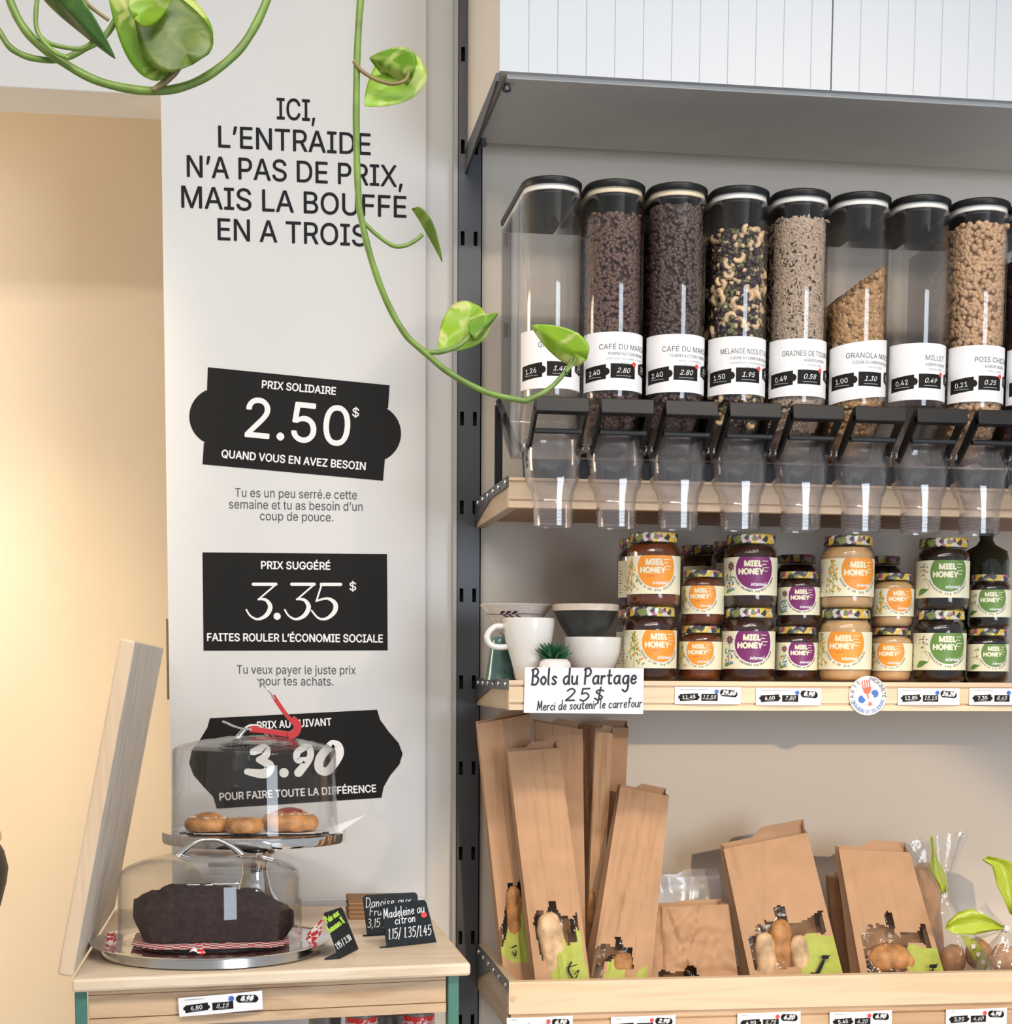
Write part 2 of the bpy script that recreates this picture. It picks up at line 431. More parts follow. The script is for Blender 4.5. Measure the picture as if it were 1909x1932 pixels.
class Flat:
    def __init__(s): s.it = []
    def raw(s, v, f, mat, l):
        s.k = getattr(s, 'k', 0)+1
        s.it.append((v, f, mat, l+.07*(s.k % 12)))
    def cols(s, x0, x1, n, lo, hi, mat, l=0):
        v = []; f = []
        for i in range(n+1):
            x = x0+(x1-x0)*i/n
            v += [(x, lo(x)), (x, hi(x))]
        f = [(2*i, 2*i+2, 2*i+3, 2*i+1) for i in range(n)]
        s.raw(v, f, mat, l)
    def rect(s, x0, y0, x1, y1, mat, l=0, n=6):
        s.cols(x0, x1, n, lambda x: y0, lambda x: y1, mat, l)
    def disc(s, cx, cy, r, mat, l=0, n=28, top=1e9):
        h = lambda x: math.sqrt(max(0, r*r-(x-cx)**2))
        pts = [cx-r*math.cos(PI*i/n) for i in range(n+1)]
        v = []
        for x in pts: v += [(x, min(top, cy-h(x))), (x, min(top, cy+h(x)))]
        s.raw(v, [(2*i, 2*i+2, 2*i+3, 2*i+1) for i in range(n)], mat, l)
    def poly(s, p, mat, l=0): s.raw(list(p), [tuple(range(len(p)))], mat, l)
    def text(s, body, x, y, mat, l=1, h=None, wd=None, size=None, align='C', shear=0, offset=0, rot=0, res=3, space=1.0, maxw=None):
        v, f = text_geo(body, shear, 0, res, space)
        if not v: return
        if offset > 0:
            for a_, b_ in ((.5, 0), (-.5, 0), (0, .5), (0, -.5)):
                e = offset*1.1*(size if size else (h/CAPH if h else 0))
                s.text(body, x+a_*e, y+b_*e, mat, l, h, wd, size, align, shear, 0, rot, res, space, maxw)
            return
        xs = [q[0] for q in v]; x0, x1 = min(xs), max(xs)
        sx = sy = size if size else 1
        if h: sx = sy = h/CAPH
        if wd: sx = wd/(x1-x0); sy = sx if not h else sy
        if maxw and sx*(x1-x0) > maxw: sx = maxw/(x1-x0)
        ox = {'C': (x0+x1)/2, 'L': x0, 'R': x1}[align]
        c, n = math.cos(rot), math.sin(rot)
        out = []
        for q in v:
            a, b = (q[0]-ox)*sx, q[1]*sy
            out.append((x+a*c-b*n, y+a*n+b*c))
        s.raw(out, f, mat, l)
    def arc(s, body, cx, cy, r, a0, a1, h, mat, l=1, inside=False):
        n = len(body)
        for i, ch in enumerate(body):
            if ch == ' ': continue
            a = a0+(a1-a0)*(i/(n-1))
            x, y = cx+r*math.cos(a), cy+r*math.sin(a)
            s.text(ch, x, y, mat, l, h=h, rot=a+PI/2 if not inside else a-PI/2, res=2, offset=.01)
    def stroke(s, lines, wd, mat, l=1, k=4):
        for ln in lines:
            P = spline([(q[0], q[1], q[2] if len(q) > 2 else wd) for q in ln], k) if len(ln) > 2 else [Vector((q[0], q[1], q[2] if len(q) > 2 else wd)) for q in ln]
            v = []; f = []
            for i, p in enumerate(P):
                a = P[min(i+1, len(P)-1)]; b = P[max(i-1, 0)]
                dx, dy = a.x-b.x, a.y-b.y; d = math.hypot(dx, dy) or 1
                nx, ny = -dy/d*p.z/2, dx/d*p.z/2
                v += [(p.x+nx, p.y+ny), (p.x-nx, p.y-ny)]
            f = [(2*i, 2*i+1, 2*i+3, 2*i+2) for i in range(len(P)-1)]
            s.raw(v, f, mat, l)
            for p in (P[0], P[-1]):
                c = [(p.x+p.z/2*math.cos(2*PI*j/8), p.y+p.z/2*math.sin(2*PI*j/8)) for j in range(8)]
                s.raw(c, [tuple(range(8))], mat, l)
    def hand(s, body, x, y, xh, wd, mat, l=1, align='L', slant=.08, space=.42, jit=0, fit=None, rot=0):
        rnd = random.Random(body)
        lines = []; cx = 0
        for ch in body:
            if ch == ' ': cx += .8; continue
            wg, g = GLY.get(ch, (.6, []))
            jy = rnd.uniform(-jit, jit)
            for ln in g: lines.append([(cx+px+slant*py, py+jy) for px, py in ln])
            cx += wg+space
        cx -= space
        k = (fit/(cx*xh)) if fit else 1
        off = {'L': 0, 'C': cx/2, 'R': cx}[align]
        c, n = math.cos(rot), math.sin(rot)
        o = [[(x+((a-off)*k*c-b*n)*xh, y+((a-off)*k*n+b*c)*xh) for a, b in ln] for ln in lines]
        s.stroke(o, wd, mat, l)
    def build(s, name, fn, mats, parent=None, eps=.00025, **kw):
        mb = MB(); idx = {}
        ml = []
        for v, f, mt, l in s.it:
            if mt not in idx: idx[mt] = len(ml); ml.append(M[mt])
            mb.add([fn(q[0], q[1], l*eps) for q in v], f, idx[mt])
        return mb.build(name, ml, parent, smooth=kw.pop('smooth', 0), fix=False, **kw)
def G(w_, *ls): return (w_, [[tuple(map(float, p.split(','))) for p in q.split()] for q in ls])
_o = '.5,1 .1,.7 .1,.3 .5,0 .85,.3 .85,.7 .5,1'
_bowl = '1,.85 .6,1 .15,.75 .1,.3 .4,0 .8,.2 1,.8'
GLY = {'a': G(1.1, _bowl, '1,1 .98,.3 1.12,.02'), 'b': G(.9, '0,2 0,0', '0,.6 .4,1 .85,.8 .85,.25 .45,0 0,.2'),
 'c': G(.9, '.9,.8 .5,1 .1,.6 .15,.2 .5,0 .9,.2'), 'd': G(1.1, _bowl, '1.02,2 1,.3 1.1,0'),
 'e': G(.9, '.1,.5 .85,.6 .75,.95 .4,1 .1,.6 .15,.2 .5,0 .9,.2'), 'é': G(.9, '.1,.5 .85,.6 .75,.95 .4,1 .1,.6 .15,.2 .5,0 .9,.2', '.4,1.3 .75,1.6'),
 'f': G(.7, '.85,1.8 .5,2 .3,1.6 .3,0', '0,1 .75,1.02'), 'g': G(1, _bowl, '1,1 1.02,-.5 .6,-1 .1,-.75'),
 'i': G(.15, '0,1 0,.1 .12,0', '0,1.4 .03,1.47'), 'l': G(.2, '0,2 0,.2 .15,0'),
 'm': G(1.3, '0,1 0,0', '0,.6 .35,1 .6,.8 .6,0', '.6,.6 .95,1 1.2,.8 1.2,.1 1.32,0'), 'n': G(.75, '0,1 0,0', '0,.6 .4,1 .65,.8 .65,.1 .75,0'),
 'o': G(.9, _o), 'p': G(.9, '0,1 0,-1', '0,.6 .4,1 .85,.8 .85,.25 .45,0 0,.2'), 'r': G(.6, '0,1 0,0', '0,.6 .3,.95 .62,.95'),
 's': G(.75, '.75,.85 .4,1 .1,.78 .4,.5 .7,.25 .4,0 .05,.12'), 't': G(.7, '.3,1.7 .3,.25 .5,0 .75,.1', '0,1.05 .7,1.05'),
 'u': G(.95, '0,1 .02,.3 .3,0 .7,.15 .86,.6', '.88,1 .88,.15 1,0'), 'v': G(.8, '0,1 .4,0 .8,1'), 'x': G(.8, '0,1 .8,0', '.8,1 0,0'),
 'B': G(1.1, '.1,1.9 .1,0', '-.1,1.8 .6,2 1,1.6 .7,1.15 .15,1.05', '.15,1.05 .9,.95 1.1,.5 .7,0 0,.02'),
 'D': G(1.2, '.1,2 .1,0', '-.1,1.9 .7,1.9 1.2,1.2 1,.3 .4,0 0,.05'), 'F': G(1, '.1,2 .1,0', '0,1.95 1,2', '.1,1.05 .8,1.1'),
 'M': G(1.5, '.05,0 .2,2', '.2,2 .75,.4', '.75,.4 1.3,2', '1.3,2 1.45,0'), 'P': G(1, '.1,2 .1,0', '-.1,1.8 .6,2 1.05,1.6 .8,1.1 .15,.95'),
 'S': G(1, '1,1.75 .5,2 .1,1.6 .5,1.05 .95,.5 .5,0 0,.25'),
 '0': G(.9, '.5,2 .1,1.4 .1,.6 .5,0 .85,.6 .85,1.4 .5,2'), '1': G(.2, '0,1.7 .2,2', '.2,2 .18,0'), '2': G(.9, '.05,1.6 .45,2 .85,1.6 .6,.9 .05,.05', '.05,.05 .95,.08'),
 '3': G(.9, '.1,1.8 .5,2 .85,1.6 .4,1.08', '.4,1.08 .95,.7 .6,0 .05,.2'), '4': G(.9, '.5,2 .05,.7', '.05,.7 .95,.75', '.7,1.4 .68,0'),
 '5': G(.9, '.15,2 .1,1.1', '.15,1.95 .85,2', '.1,1.1 .6,1.25 .9,.7 .5,0 .05,.15'), '6': G(.9, '.7,2 .2,1.2 .1,.4 .5,0 .85,.4 .5,.9 .12,.6'),
 '8': G(.9, '.5,2 .15,1.55 .5,1.1 .85,.5 .5,0 .12,.5 .5,1.1 .8,1.6 .5,2'), '9': G(.9, '.85,1.5 .45,2 .1,1.5 .5,1.1 .85,1.5', '.85,1.5 .8,.6 .6,0'),
 '$': G(.9, '.85,1.6 .45,1.8 .1,1.45 .5,1 .85,.55 .45,.15 .05,.4', '.5,2.2 .48,-.4'), '/': G(.5, '0,-.2 .5,2.1'), ',': G(.15, '.1,.1 0,-.3'),
 '.': G(.1, '0,0 .03,.04'), "'": G(.15, '.1,2 .05,1.6'), '½': G(1.2, '0,1.8 .15,2', '.15,2 .13,1.1', '0,.2 1.1,1.9', '.7,.7 1,.85 1.1,.6 .7,0', '.7,0 1.2,0')}

def plane(o, ux=(1, 0, 0), uy=(0, 0, 1), n=(0, -1, 0)):
    o, ux, uy, n = Vector(o), Vector(ux), Vector(uy), Vector(n)
    return lambda x, y, h: o+ux*x+uy*y+n*h
def cyl(c, r, z0=0, rot=0):
    def fn(x, y, h):
        a = x/r+rot
        return (c[0]+(r+h)*math.sin(a), c[1]-(r+h)*math.cos(a), z0+y)
    return fn
# ================================================================== the setting
YP = 2.97          # face of the pillar wall
YW = 2.988         # wall behind the shelves
YF = 2.588         # front of the shelf rails
XPL = xat(312, 800, YP); XPR = xat(804, 900, YP)
zl0 = at(0, 150, YP).z; pl = at(303, 179.5, YP)
mb = MB()
mb.prism([(XPL, -.0), (XPR, 0), (XPR, 3), (-1.6, 3), (-1.6, zl0-.012), (XPL, pl.z)], 'y', YP, YP+.13)
struct(mb.build('wall_front', M['wall'], smooth=0, bev=.002))
xm_ = xat(862, 900, YW)
struct(MB().box((XPR+.0005, YW, 0), (xm_, YW+.1, 3)).build('wall_center', M['wall'], smooth=0))
mb = MB().box((xm_, YW, 0), (2.2, YW+.1, 3))
struct(mb.build('wall_back', M['wall_shelf'], smooth=0))
struct(MB().box((-2.2, 3.62, 0), (XPR, 3.7, 3)).build('wall_passage', M['beige'], smooth=0))
struct(MB().box((-2.2, 2.2, 0), (-2.1, 3.62, 3)).build('wall_left', M['beige'], smooth=0))
struct(MB().box((-2.2, -1.5, -.05), (2.4, 3.7, 0)).build('floor', M['floor'], smooth=0))
struct(MB().box((-2.2, -1.5, 3.0), (2.4, 3.7, 3.05)).build('ceiling', M['ceil'], smooth=0))
struct(MB().box((XPL+.01, YP-.012, at(700, 1704, YP).z-.1), (XPR-.003, YP, zat(700, 1693, YP))).build('baseboard_front', M['white'], bev=.002, smooth=0))
struct(MB().box((xat(853, 900, YW)-.001, YW-.022, 0), (xat(859.5, 900, YW), YW, 3)).build('trim_1', M['greytrim'], smooth=0, bev=.001))
# strike plate on the pillar edge
o = MB().box((XPL-.004, YP+.004, zat(317, 1320, YP)), (XPL, YP+.03, zat(317, 1167, YP))).build('strike_plate', M['bronze'], bev=.001, smooth=0)
tag(o, 'narrow bronze metal plate on the left edge of the white pillar', 'metal plate')

# ------------------------------------------------------------------ lettering on the pillar
YS = YP-.0006
SC = ppx(1, YP)*1.012
def wl(name, label, cat, items, parts=None):
    """items: (text, px x0, x1, baseline y, cap height px, material, rot, offset)"""
    fl = Flat()
    for t, x0, x1, yb, cap, mt, rot, off in items:
        p = at((x0+x1)/2, yb, YS)
        fl.text(t, p.x, p.z, mt, 1, h=cap*SC, wd=(x1-x0)*SC*math.cos(YAW)*1.012, rot=rot, offset=off, res=5)
    return fl
def letter_block(label, items):
    p0 = at(items[0][1], items[0][3], YS)
    t = thing('wall_lettering', label, 'lettering', p0)
    for it in items:
        wl('', '', '', [it]).build('text_line', plane((-p0.x, YS-p0.y, -p0.z)), M, t)
letter_block('large black capital lettering in five lines at the top of the white pillar', [('ICI,', 525, 592, 226.5, 36, 'ink', 0, .014), ('L’ENTRAIDE', 422, 691, 285, 36.5, 'ink', 0, .014),
    ('N’A PAS DE PRIX,', 367, 749, 343, 36.5, 'ink', 0, .014), ('MAIS LA BOUFFE', 357, 756, 401, 37, 'ink', 0, .014), ('EN A TROIS', 420, 684, 458.5, 37, 'ink', 0, .014)])
letter_block('three small grey lines of text between the tilted and the level price plates', [('Tu es un peu serré.e cette', 449, 669, 939.5, 15.5, 'greyink', 0, 0),
    ('semaine et tu as besoin d’un', 438, 679.5, 961.5, 15.5, 'greyink', 0, 0), ('coup de pouce.', 493.5, 626, 982.5, 15.5, 'greyink', 0, 0)])
letter_block('two small grey lines of text below the rectangular price plate', [('Tu veux payer le juste prix', 451, 668, 1271.5, 15.5, 'greyink', 0, 0), ('pour tes achats.', 492.5, 627, 1293, 15.5, 'greyink', 0, 0)])

def arc_px(cx, cy, r, a0, a1, n=14):
    return [(cx+r*math.cos(R(a0+(a1-a0)*i/n)), cy+r*math.sin(R(a0+(a1-a0)*i/n))) for i in range(n+1)]
def plate(label, outline, texts, strokes=()):
    t = thing('price_plate', label, 'price sign', at(outline[0][0], outline[0][1], YP))
    L0 = t.location
    pts = [at(x, y, YP) for x, y in outline]
    mb = MB(); mb.prism([(p.x, p.z) for p in pts], 'y', YP-.0008, YP-.0001)
    mb.v = [(a-L0.x, b-L0.y, c-L0.z) for a, b, c in mb.v]
    mb.build('plate', M['vinyl'], t, smooth=0)
    for tx in texts:
        fl = wl('', '', '', [tx])
        o = fl.build('lettering', plane((-L0.x, YP-.001-L0.y, -L0.z)), M, t)
    if strokes:
        fl = Flat()
        for ln in strokes:
            q = []
            for x, y, wd in ln:
                p = at(x, y, YP); q.append((p.x, p.z, wd*SC))
            if len(q) == 1: fl.disc(q[0][0], q[0][1], q[0][2]/2, 'whitevinyl', 1)
            else: fl.stroke([q], .001, 'whitevinyl', 1, 8)
        fl.build('numerals', plane((-L0.x, YP-.001-L0.y, -L0.z)), M, t)
    return t
W_ = 'whitevinyl'
la = arc_px(411.5, 786, 54.5, 116, 244); ra = arc_px(702, 818, 54.5, -60, 62)
plate('tilted black price plate with round lobes reading 2.50', [(392, 693)]+[(735, 727), (732, 770)]+ra+[(726, 866), (722.5, 907), (382, 876), (384.7, 835)]+la+[(390.5, 737)],
      [('PRIX SOLIDAIRE', 497.5, 630, 738.5, 13.3, W_, -.064, .035), ('2.50', 467, 653.5, 832.5, 69, W_, -.066, .014),
       ('$', 664.5, 676.5, 786, 15, W_, -.064, .02), ('QUAND VOUS EN AVEZ BESOIN', 424.7, 684, 875, 13.6, W_, -.064, .035)])
def z2(x, y): return (300+x*.3417, 640+y*.3417)
def num2(pts): return [(*z2(x, y), wd*.3417) for x, y, wd in pts]
three = lambda dx: [num2([(520+dx, 1353, 17), (645+dx, 1353, 17)]), num2([(643+dx, 1356, 9), (548+dx, 1438, 9)]),
    num2([(548+dx, 1436, 9), (590+dx, 1440, 16), (614+dx, 1478, 24), (592+dx, 1524, 22), (545+dx, 1546, 13), (505+dx, 1528, 10), (482+dx, 1494, 9)])]
plate('level rectangular black price plate reading 3.35', [(382, 1042.2), (730, 1045.3), (731.3, 1227), (384, 1227.7)],
      [('PRIX SUGGÉRÉ', 495.5, 620.5, 1074, 13.5, W_, 0, .035), ('$', 659.5, 671.5, 1114, 15, W_, 0, .02),
       ('FAITES ROULER L’ÉCONOMIE SOCIALE', 398, 717.5, 1210.6, 14, W_, 0, .035)],
      three(0)+three(212)+[num2([(652, 1530, 38)]), num2([(895, 1354, 17), (1003, 1354, 17)]), num2([(897, 1356, 9), (868, 1448, 9)]),
       num2([(868, 1445, 9), (930, 1432, 14), (972, 1460, 24), (968, 1505, 24), (925, 1542, 16), (880, 1540, 11), (842, 1498, 9)])])
def z3(x, y): return (300+x*.2724, 1270+y*.2724)
def num3(pts): return [(*z3(x, y), wd*.2724) for x, y, wd in pts]
plate('lowest black price plate with curved sides behind the cake dome', [(396, 1355), (711.3, 1339), (717, 1358), (733, 1380), (752, 1402), (759.5, 1422), (753.5, 1442), (736, 1463), (723.6, 1485), (719.5, 1505),
      (409, 1525.5), (402, 1503), (385, 1485), (365, 1462), (357, 1440), (362, 1415), (377, 1396), (391, 1373)],
      [('PRIX AU SUIVANT', 488, 623.5, 1372, 13.5, W_, .05, .035), ('POUR FAIRE TOUTE LA DIFFÉRENCE', 419, 707, 1502, 13.5, W_, .05, .035)],
      [num3([(650, 545, 46), (730, 520, 60), (740, 570, 50), (690, 600, 40)]), num3([(690, 600, 40), (765, 640, 64), (730, 695, 66), (610, 682, 44)]), num3([(865, 690, 64)]),
       num3([(1020, 600, 40), (960, 600, 46), (960, 545, 46), (1030, 510, 46), (1050, 560, 46), (1030, 610, 50), (965, 690, 60)]),
       num3([(1200, 490, 56), (1120, 580, 60), (1110, 660, 60), (1170, 676, 56), (1245, 570, 60), (1240, 505, 56), (1200, 490, 56)])])

# ------------------------------------------------------------------ slotted steel upright
x0 = xat(861, 900, YP); x1 = xat(907.5, 900, YP)
t = thing('steel_upright', 'tall charcoal slotted steel upright between the pillar and the shelves', 'shelf upright', ((x0+x1)/2, YP, 0))
mb = MB()
xa, xb = xat(868.5, 600, YP), xat(875.8, 600, YP); xc, xd = xat(893.5, 444, YP), xat(900.8, 444, YP)
p0 = zat(872, 102, YP); p7 = zat(872, 1287, YP); pit = (p0-p7)/7
hh = ppx(12.7, YP)
zs = [0]
for k in range(14, -8, -1):
    zc = p0-pit*k
    if zc > .05 and zc < 2.95: zs += [zc-hh, zc+hh]
zs.append(3.0)
xs = [x0, xa, xb, xc, xd, x1]
for i in range(5):
    for j in range(len(zs)-1):
        if i in (1, 3) and j % 2 == 1:
            a, b, c, d = xs[i], xs[i+1], zs[j], zs[j+1]      # hole walls
            mb.add([(a, YP, c), (b, YP, c), (b, YP, d), (a, YP, d), (a, YP+.003, c), (b, YP+.003, c), (b, YP+.003, d), (a, YP+.003, d)], [(0, 1, 5, 4), (1, 2, 6, 5), (2, 3, 7, 6), (3, 0, 4, 7)], 0)
            continue
        mb.add([(xs[i], YP, zs[j]), (xs[i+1], YP, zs[j]), (xs[i+1], YP, zs[j+1]), (xs[i], YP, zs[j+1])], [(0, 1, 2, 3)], 0)
mb.box((x0, YP, 0), (x0+.002, YW-.001, 3)); mb.box((x1-.002, YP, 0), (x1, YW-.001, 3))
mb.add([(x0+.002, YW-.003, 0), (x1-.002, YW-.003, 0), (x1-.002, YW-.003, 3), (x0+.002, YW-.003, 3)], [(0, 1, 2, 3)], 1)  # black sheet behind the slots, shade inside the channel painted as colour
mb.v = [(a-t.location.x, b-YP, c) for a, b, c in mb.v]
mb.build('slotted_channel', [M['steel'], M['hole']], t, smooth=0, fix=False)

# ------------------------------------------------------------------ shelves
XR = 1.62
def rail_profile(zt, zb, grooves, y=YF, th=.018):
    p = [(y, zt)]
    for g in grooves: p += [(y, g+.0016), (y+.004, g+.0012), (y+.004, g-.0012), (y, g-.0016)]
    return p+[(y, zb), (y+th, zb), (y+th, zt)]
def screw(parent, x, y, z, r=.0042):
    mb = MB(); mb.ball((0, 0, 0), r*.6, r, r, 0, 10, 6)
    o = mb.build('screw', M['screw'], parent); o.location = (x, y, z)
def shelf(label, px_top, px_bot, grooves, drop, depth_plate=.038):
    xl = xat(960, (px_top+px_bot)/2, YF)
    zt, zb = zat(962, px_top, YF), zat(962, px_bot, YF)
    t = thing('wooden_shelf', label, 'shelf', (xl, YF, zt))
    L = t.location
    def fin(mb, name, mat, par=t, **k):
        mb.v = [(a-L.x, b-L.y, c-L.z) for a, b, c in mb.v]
        return mb.build(name, mat, par, **k)
    gz = [zat(962, g, YF) for g in grooves]
    mb = MB(); mb.prism(rail_profile(zt, zb, gz), 'x', xl, XR); fin(mb, 'front_rail', M['pine'], smooth=0)
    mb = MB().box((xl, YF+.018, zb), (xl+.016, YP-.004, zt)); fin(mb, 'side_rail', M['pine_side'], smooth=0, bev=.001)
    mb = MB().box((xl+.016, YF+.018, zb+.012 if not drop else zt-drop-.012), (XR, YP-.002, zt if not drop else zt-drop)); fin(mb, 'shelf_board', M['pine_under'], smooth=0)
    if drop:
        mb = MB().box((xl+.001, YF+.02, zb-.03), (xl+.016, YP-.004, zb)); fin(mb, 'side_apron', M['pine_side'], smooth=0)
    mb = MB(); mb.prism([(YF+.003, zt+.002), (YP-.0006, zt+.002), (YP-.0006, zt-depth_plate), (YP-.012, zt-depth_plate), (YP-.19, zt-.014), (YF+.003, zt-.014)], 'x', xl-.003, xl)
    br = fin(mb, 'bracket', M['steel'], smooth=0)
    for k in range(6):
        screw(br, -.004, .012+.062*k+(.01 if k else 0), -.006)
    return t, xl, zt, zb
shU, XL, ZU, zub = shelf('upper pine shelf carrying the row of clear bulk dispensers', 900.5, 957, (908, 943), 0)
shM, XLM, ZM, zmb = shelf('middle pine shelf carrying the honey jars and pottery bowls', 1283.5, 1339.5, (1294, 1327), 0)
shT, XLT, ZT, ztb = shelf('lowest pine tray shelf holding the brown paper bread bags', 1853.5, 1914, (), .05, .06)
o = MB(); o.prism(rail_profile(-.0005, -.055, (-.012,), 0.004, .015), 'x', .004, XR-XLT)
o = o.build('price_rail', M['ash_rail'], shT, smooth=0); o.location = (0, 0, ztb-ZT-.0005)
o = MB(); o.lathe([(.0001, .0008), (.0045, .0008), (.0045, -.002)], 14); o = o.build('wooden_plug', M['ash_rail'], shT)
p = at(968, 1884, YF); o.location = (p.x-XLT, -.0002, p.z-ZT); o.rotation_euler = (PI/2, 0, 0)

# ------------------------------------------------------------------ white slatted header box above the shelves
ph = at(942.4, 133.5, YF); XH, ZH = ph.x, ph.z
t = thing('header_box', 'white grooved header box above the shelves with a dark grey underside', 'header panel', (XH, YF, ZH))
pitch = ppx(53.2, YF)*1.01
xseam = xat(1569, 100, YF)
def panel(x0, x1, name):
    p = [(x0, .0)]; x = x0+pitch
    while x < x1-pitch*.5:
        p += [(x-.0007, 0), (x, .0012), (x+.0007, 0)]; x += pitch
    p += [(x1, 0), (x1, .012), (x0, .012)]
    mb = MB(); mb.prism(p, 'z', 0, .5); mb.build(name, M['white'], t, smooth=0)
panel(0, xseam-XH-.0012, 'slatted_panel'); panel(xseam-XH+.0012, XR-XH, 'slatted_panel')
MB().box((0, .0125, .0), (.012, YP-YF-.001, .5)).build('side_panel', M['wall_shelf'], t, smooth=0)
yb = atz(920.5, 267.6, ZH-.004).y
MB().box((.0125, .0125, -.006), (XR-XH, yb-YF, .008)).build('underside_board', M['soffit'], t, smooth=0, bev=.001)
MB().prism([(.006, -.001), (YP-YF-.0006, -.001), (YP-YF-.0006, -.042), (YP-YF-.02, -.04), (.03, -.016), (.008, -.012)], 'x', -.004, 0).build('bracket', M['steel'], t, smooth=0)
for q in (.035, yb-YF-.02):
    mb = MB(); mb.lathe([(.0045, 0), (.0045, -.006), (.007, -.006), (.007, -.011), (.002, -.013)], 12)
    o = mb.build('screw', M['steel'], t); o.location = (.016, q, -.006)

# ------------------------------------------------------------------ bulk dispensers
YT = 2.515                               # front of the tubes
RT = .0445; DT = .25
X1 = xat(1037, 680, YT+.045); X8 = xat(1838, 690, YT+.045); BP = (X8-X1)/7
zz = {k: zat(1037, y, YT)-ZU for k, y in dict(lt=329, lb=344, gb=354, st=400, lab1=621, lab0=732, bt=742).items()}
zsp = {k: zat(1031, y, YT-.015)-ZU for k, y in dict(a=818, b=897, c=946, d=963, e=991).items()}
def uring(z, r=RT, inset=0, front=0, back=DT, n=14):
    """U-shaped plan: straight back, round front; local x centred, y=0 at the front"""
    a = r-inset; y0 = front+inset; cy = y0+a
    p = [(-a, back-inset, z), (-a, (cy+back-inset)/2, z)]
    p += [(-a*math.cos(PI*i/n), cy-a*math.sin(PI*i/n), z) for i in range(n+1)]
    p += [(a, (cy+back-inset)/2, z), (a, back-inset, z)]
    return p
zb2 = zat(1037, 852, YT+.06)-ZU
def make_dispenser():
    t = thing('bulk_dispenser', 'x', 'food dispenser', (0, 0, 0), 'clear bulk food dispensers on the upper shelf')
    mb = MB()
    for ins in (0, .0022):
        mb.loft([uring(zz['gb']+.001, inset=ins), uring(zz['st'], inset=ins), uring(zz['bt'], inset=ins),
                 uring(zz['bt']-.012, inset=ins, front=.004), uring((zz['bt']+zb2)/2, r=RT*.97, inset=ins, front=.03, back=DT-.03), uring(zb2, r=RT*.93, inset=ins, front=.045, back=DT-.09)], 0, True, False, False)
    mb.build('bin_body', M['clear'], t, smooth=50)
    mb = MB()
    mb.loft([uring(zz['lb'], RT+.0006, 0, -.002, DT+.002), uring(zz['lb']+.004, RT+.0011, 0, -.004, DT+.003), uring(zz['lt']-.003, RT+.001, 0, -.0035, DT+.003),
             uring(zz['lt'], RT, .002, 0), uring(zz['lt']-.001, RT, .012, 0), uring(zz['lt']+.002, RT, .016, 0)], 0)
    mb.loft([uring(zz['gb']-.004, inset=.0062), uring(zz['lb']+.002, inset=.0062)], 0)
    mb.build('lid', M['blackplastic'], t, smooth=40)
    mb = MB(); mb.loft([uring(zz['lb']+.001, RT, .006, 0), uring(zz['gb'], RT, .006, 0), uring(zz['gb'], RT, .0026, 0), uring(zz['lb']+.001, RT, .0026, 0)], 0, True, False, False); mb.build('gasket', M['gasket'], t, smooth=50)
    # spout
    def sring(z, wx, wy, cy, n=22, sq=.75):
        o = []
        for j in range(n):
            a = 2*PI*j/n; c, s = math.cos(a), math.sin(a)
            o.append((wx*math.copysign(abs(c)**sq, c), cy+wy*math.copysign(abs(s)**sq, s), z))
        return o
    mb = MB()
    for q in (0, .0018):
        mb.loft([sring(zsp['a'], .041-q, .036-q, .020), sring((zsp['a']+zsp['b'])/2, .0425-q, .038-q, .018), sring(zsp['b'], .0405-q, .036-q, .016), sring(zsp['b']-.012, .037-q, .034-q, .013),
                 sring((zsp['b']+zsp['c'])/2-.002, .032-q, .030-q, .010), sring(zsp['c'], .0292-q, .028-q, .008), sring(zsp['e'], .0288-q, .0275-q, .007)], 0, True, False, False)
    for k in range(4):
        z = zsp['d']-.005*k
        mb.loft([sring(z+.0007, .0294, .0281, .0075), sring(z, .0300, .0287, .0075), sring(z-.0007, .0294, .0281, .0075)], 0, True, False, False)
    sp = mb.build('spout', M['spout'], t, smooth=50)
    # handle: square bail hinged at the sides
    zh1 = zat(1053, 747, YT-.07)-ZU; zh0 = zat(1053, 776, YT-.07)-ZU; zm = zat(1050, 814, YT-.03)-ZU; zp = zat(1000, 858, YT+.01)-ZU
    mb = MB()
    hw = .0395
    mb.hexa([(-hw, -.070, zh0), (hw, -.070, zh0), (hw, -.056, zh0-.003), (-hw, -.056, zh0-.003), (-hw, -.066, zh1), (hw, -.066, zh1), (hw, -.050, zh1-.002), (-hw, -.050, zh1-.002)])
    for s in (-1, 1):
        a, b = s*hw, s*(hw-.005)
        lo, hi = min(a, b), max(a, b)
        mb.hexa([(lo, .008, zp), (hi, .008, zp), (hi, .022, zp+.006), (lo, .022, zp+.006), (lo, -.068, zh0+.004), (hi, -.068, zh0+.004), (hi, -.050, zh1-.004), (lo, -.050, zh1-.004)])
    mb.box((-hw+.004, -.040, zm-.004), (hw-.004, -.030, zm+.003))
    h = mb.build('handle', M['blackplastic'], t, bev=.0015, smooth=0)
    for s in (-1, 1):
        mb = MB(); mb.ball((0, 0, 0), .003, .0048, .0048, 0, 12, 6)
        o = mb.build('hinge_knob', M['chrome'], h); o.location = (s*(hw+.004), .003, zp+.012)
    return t
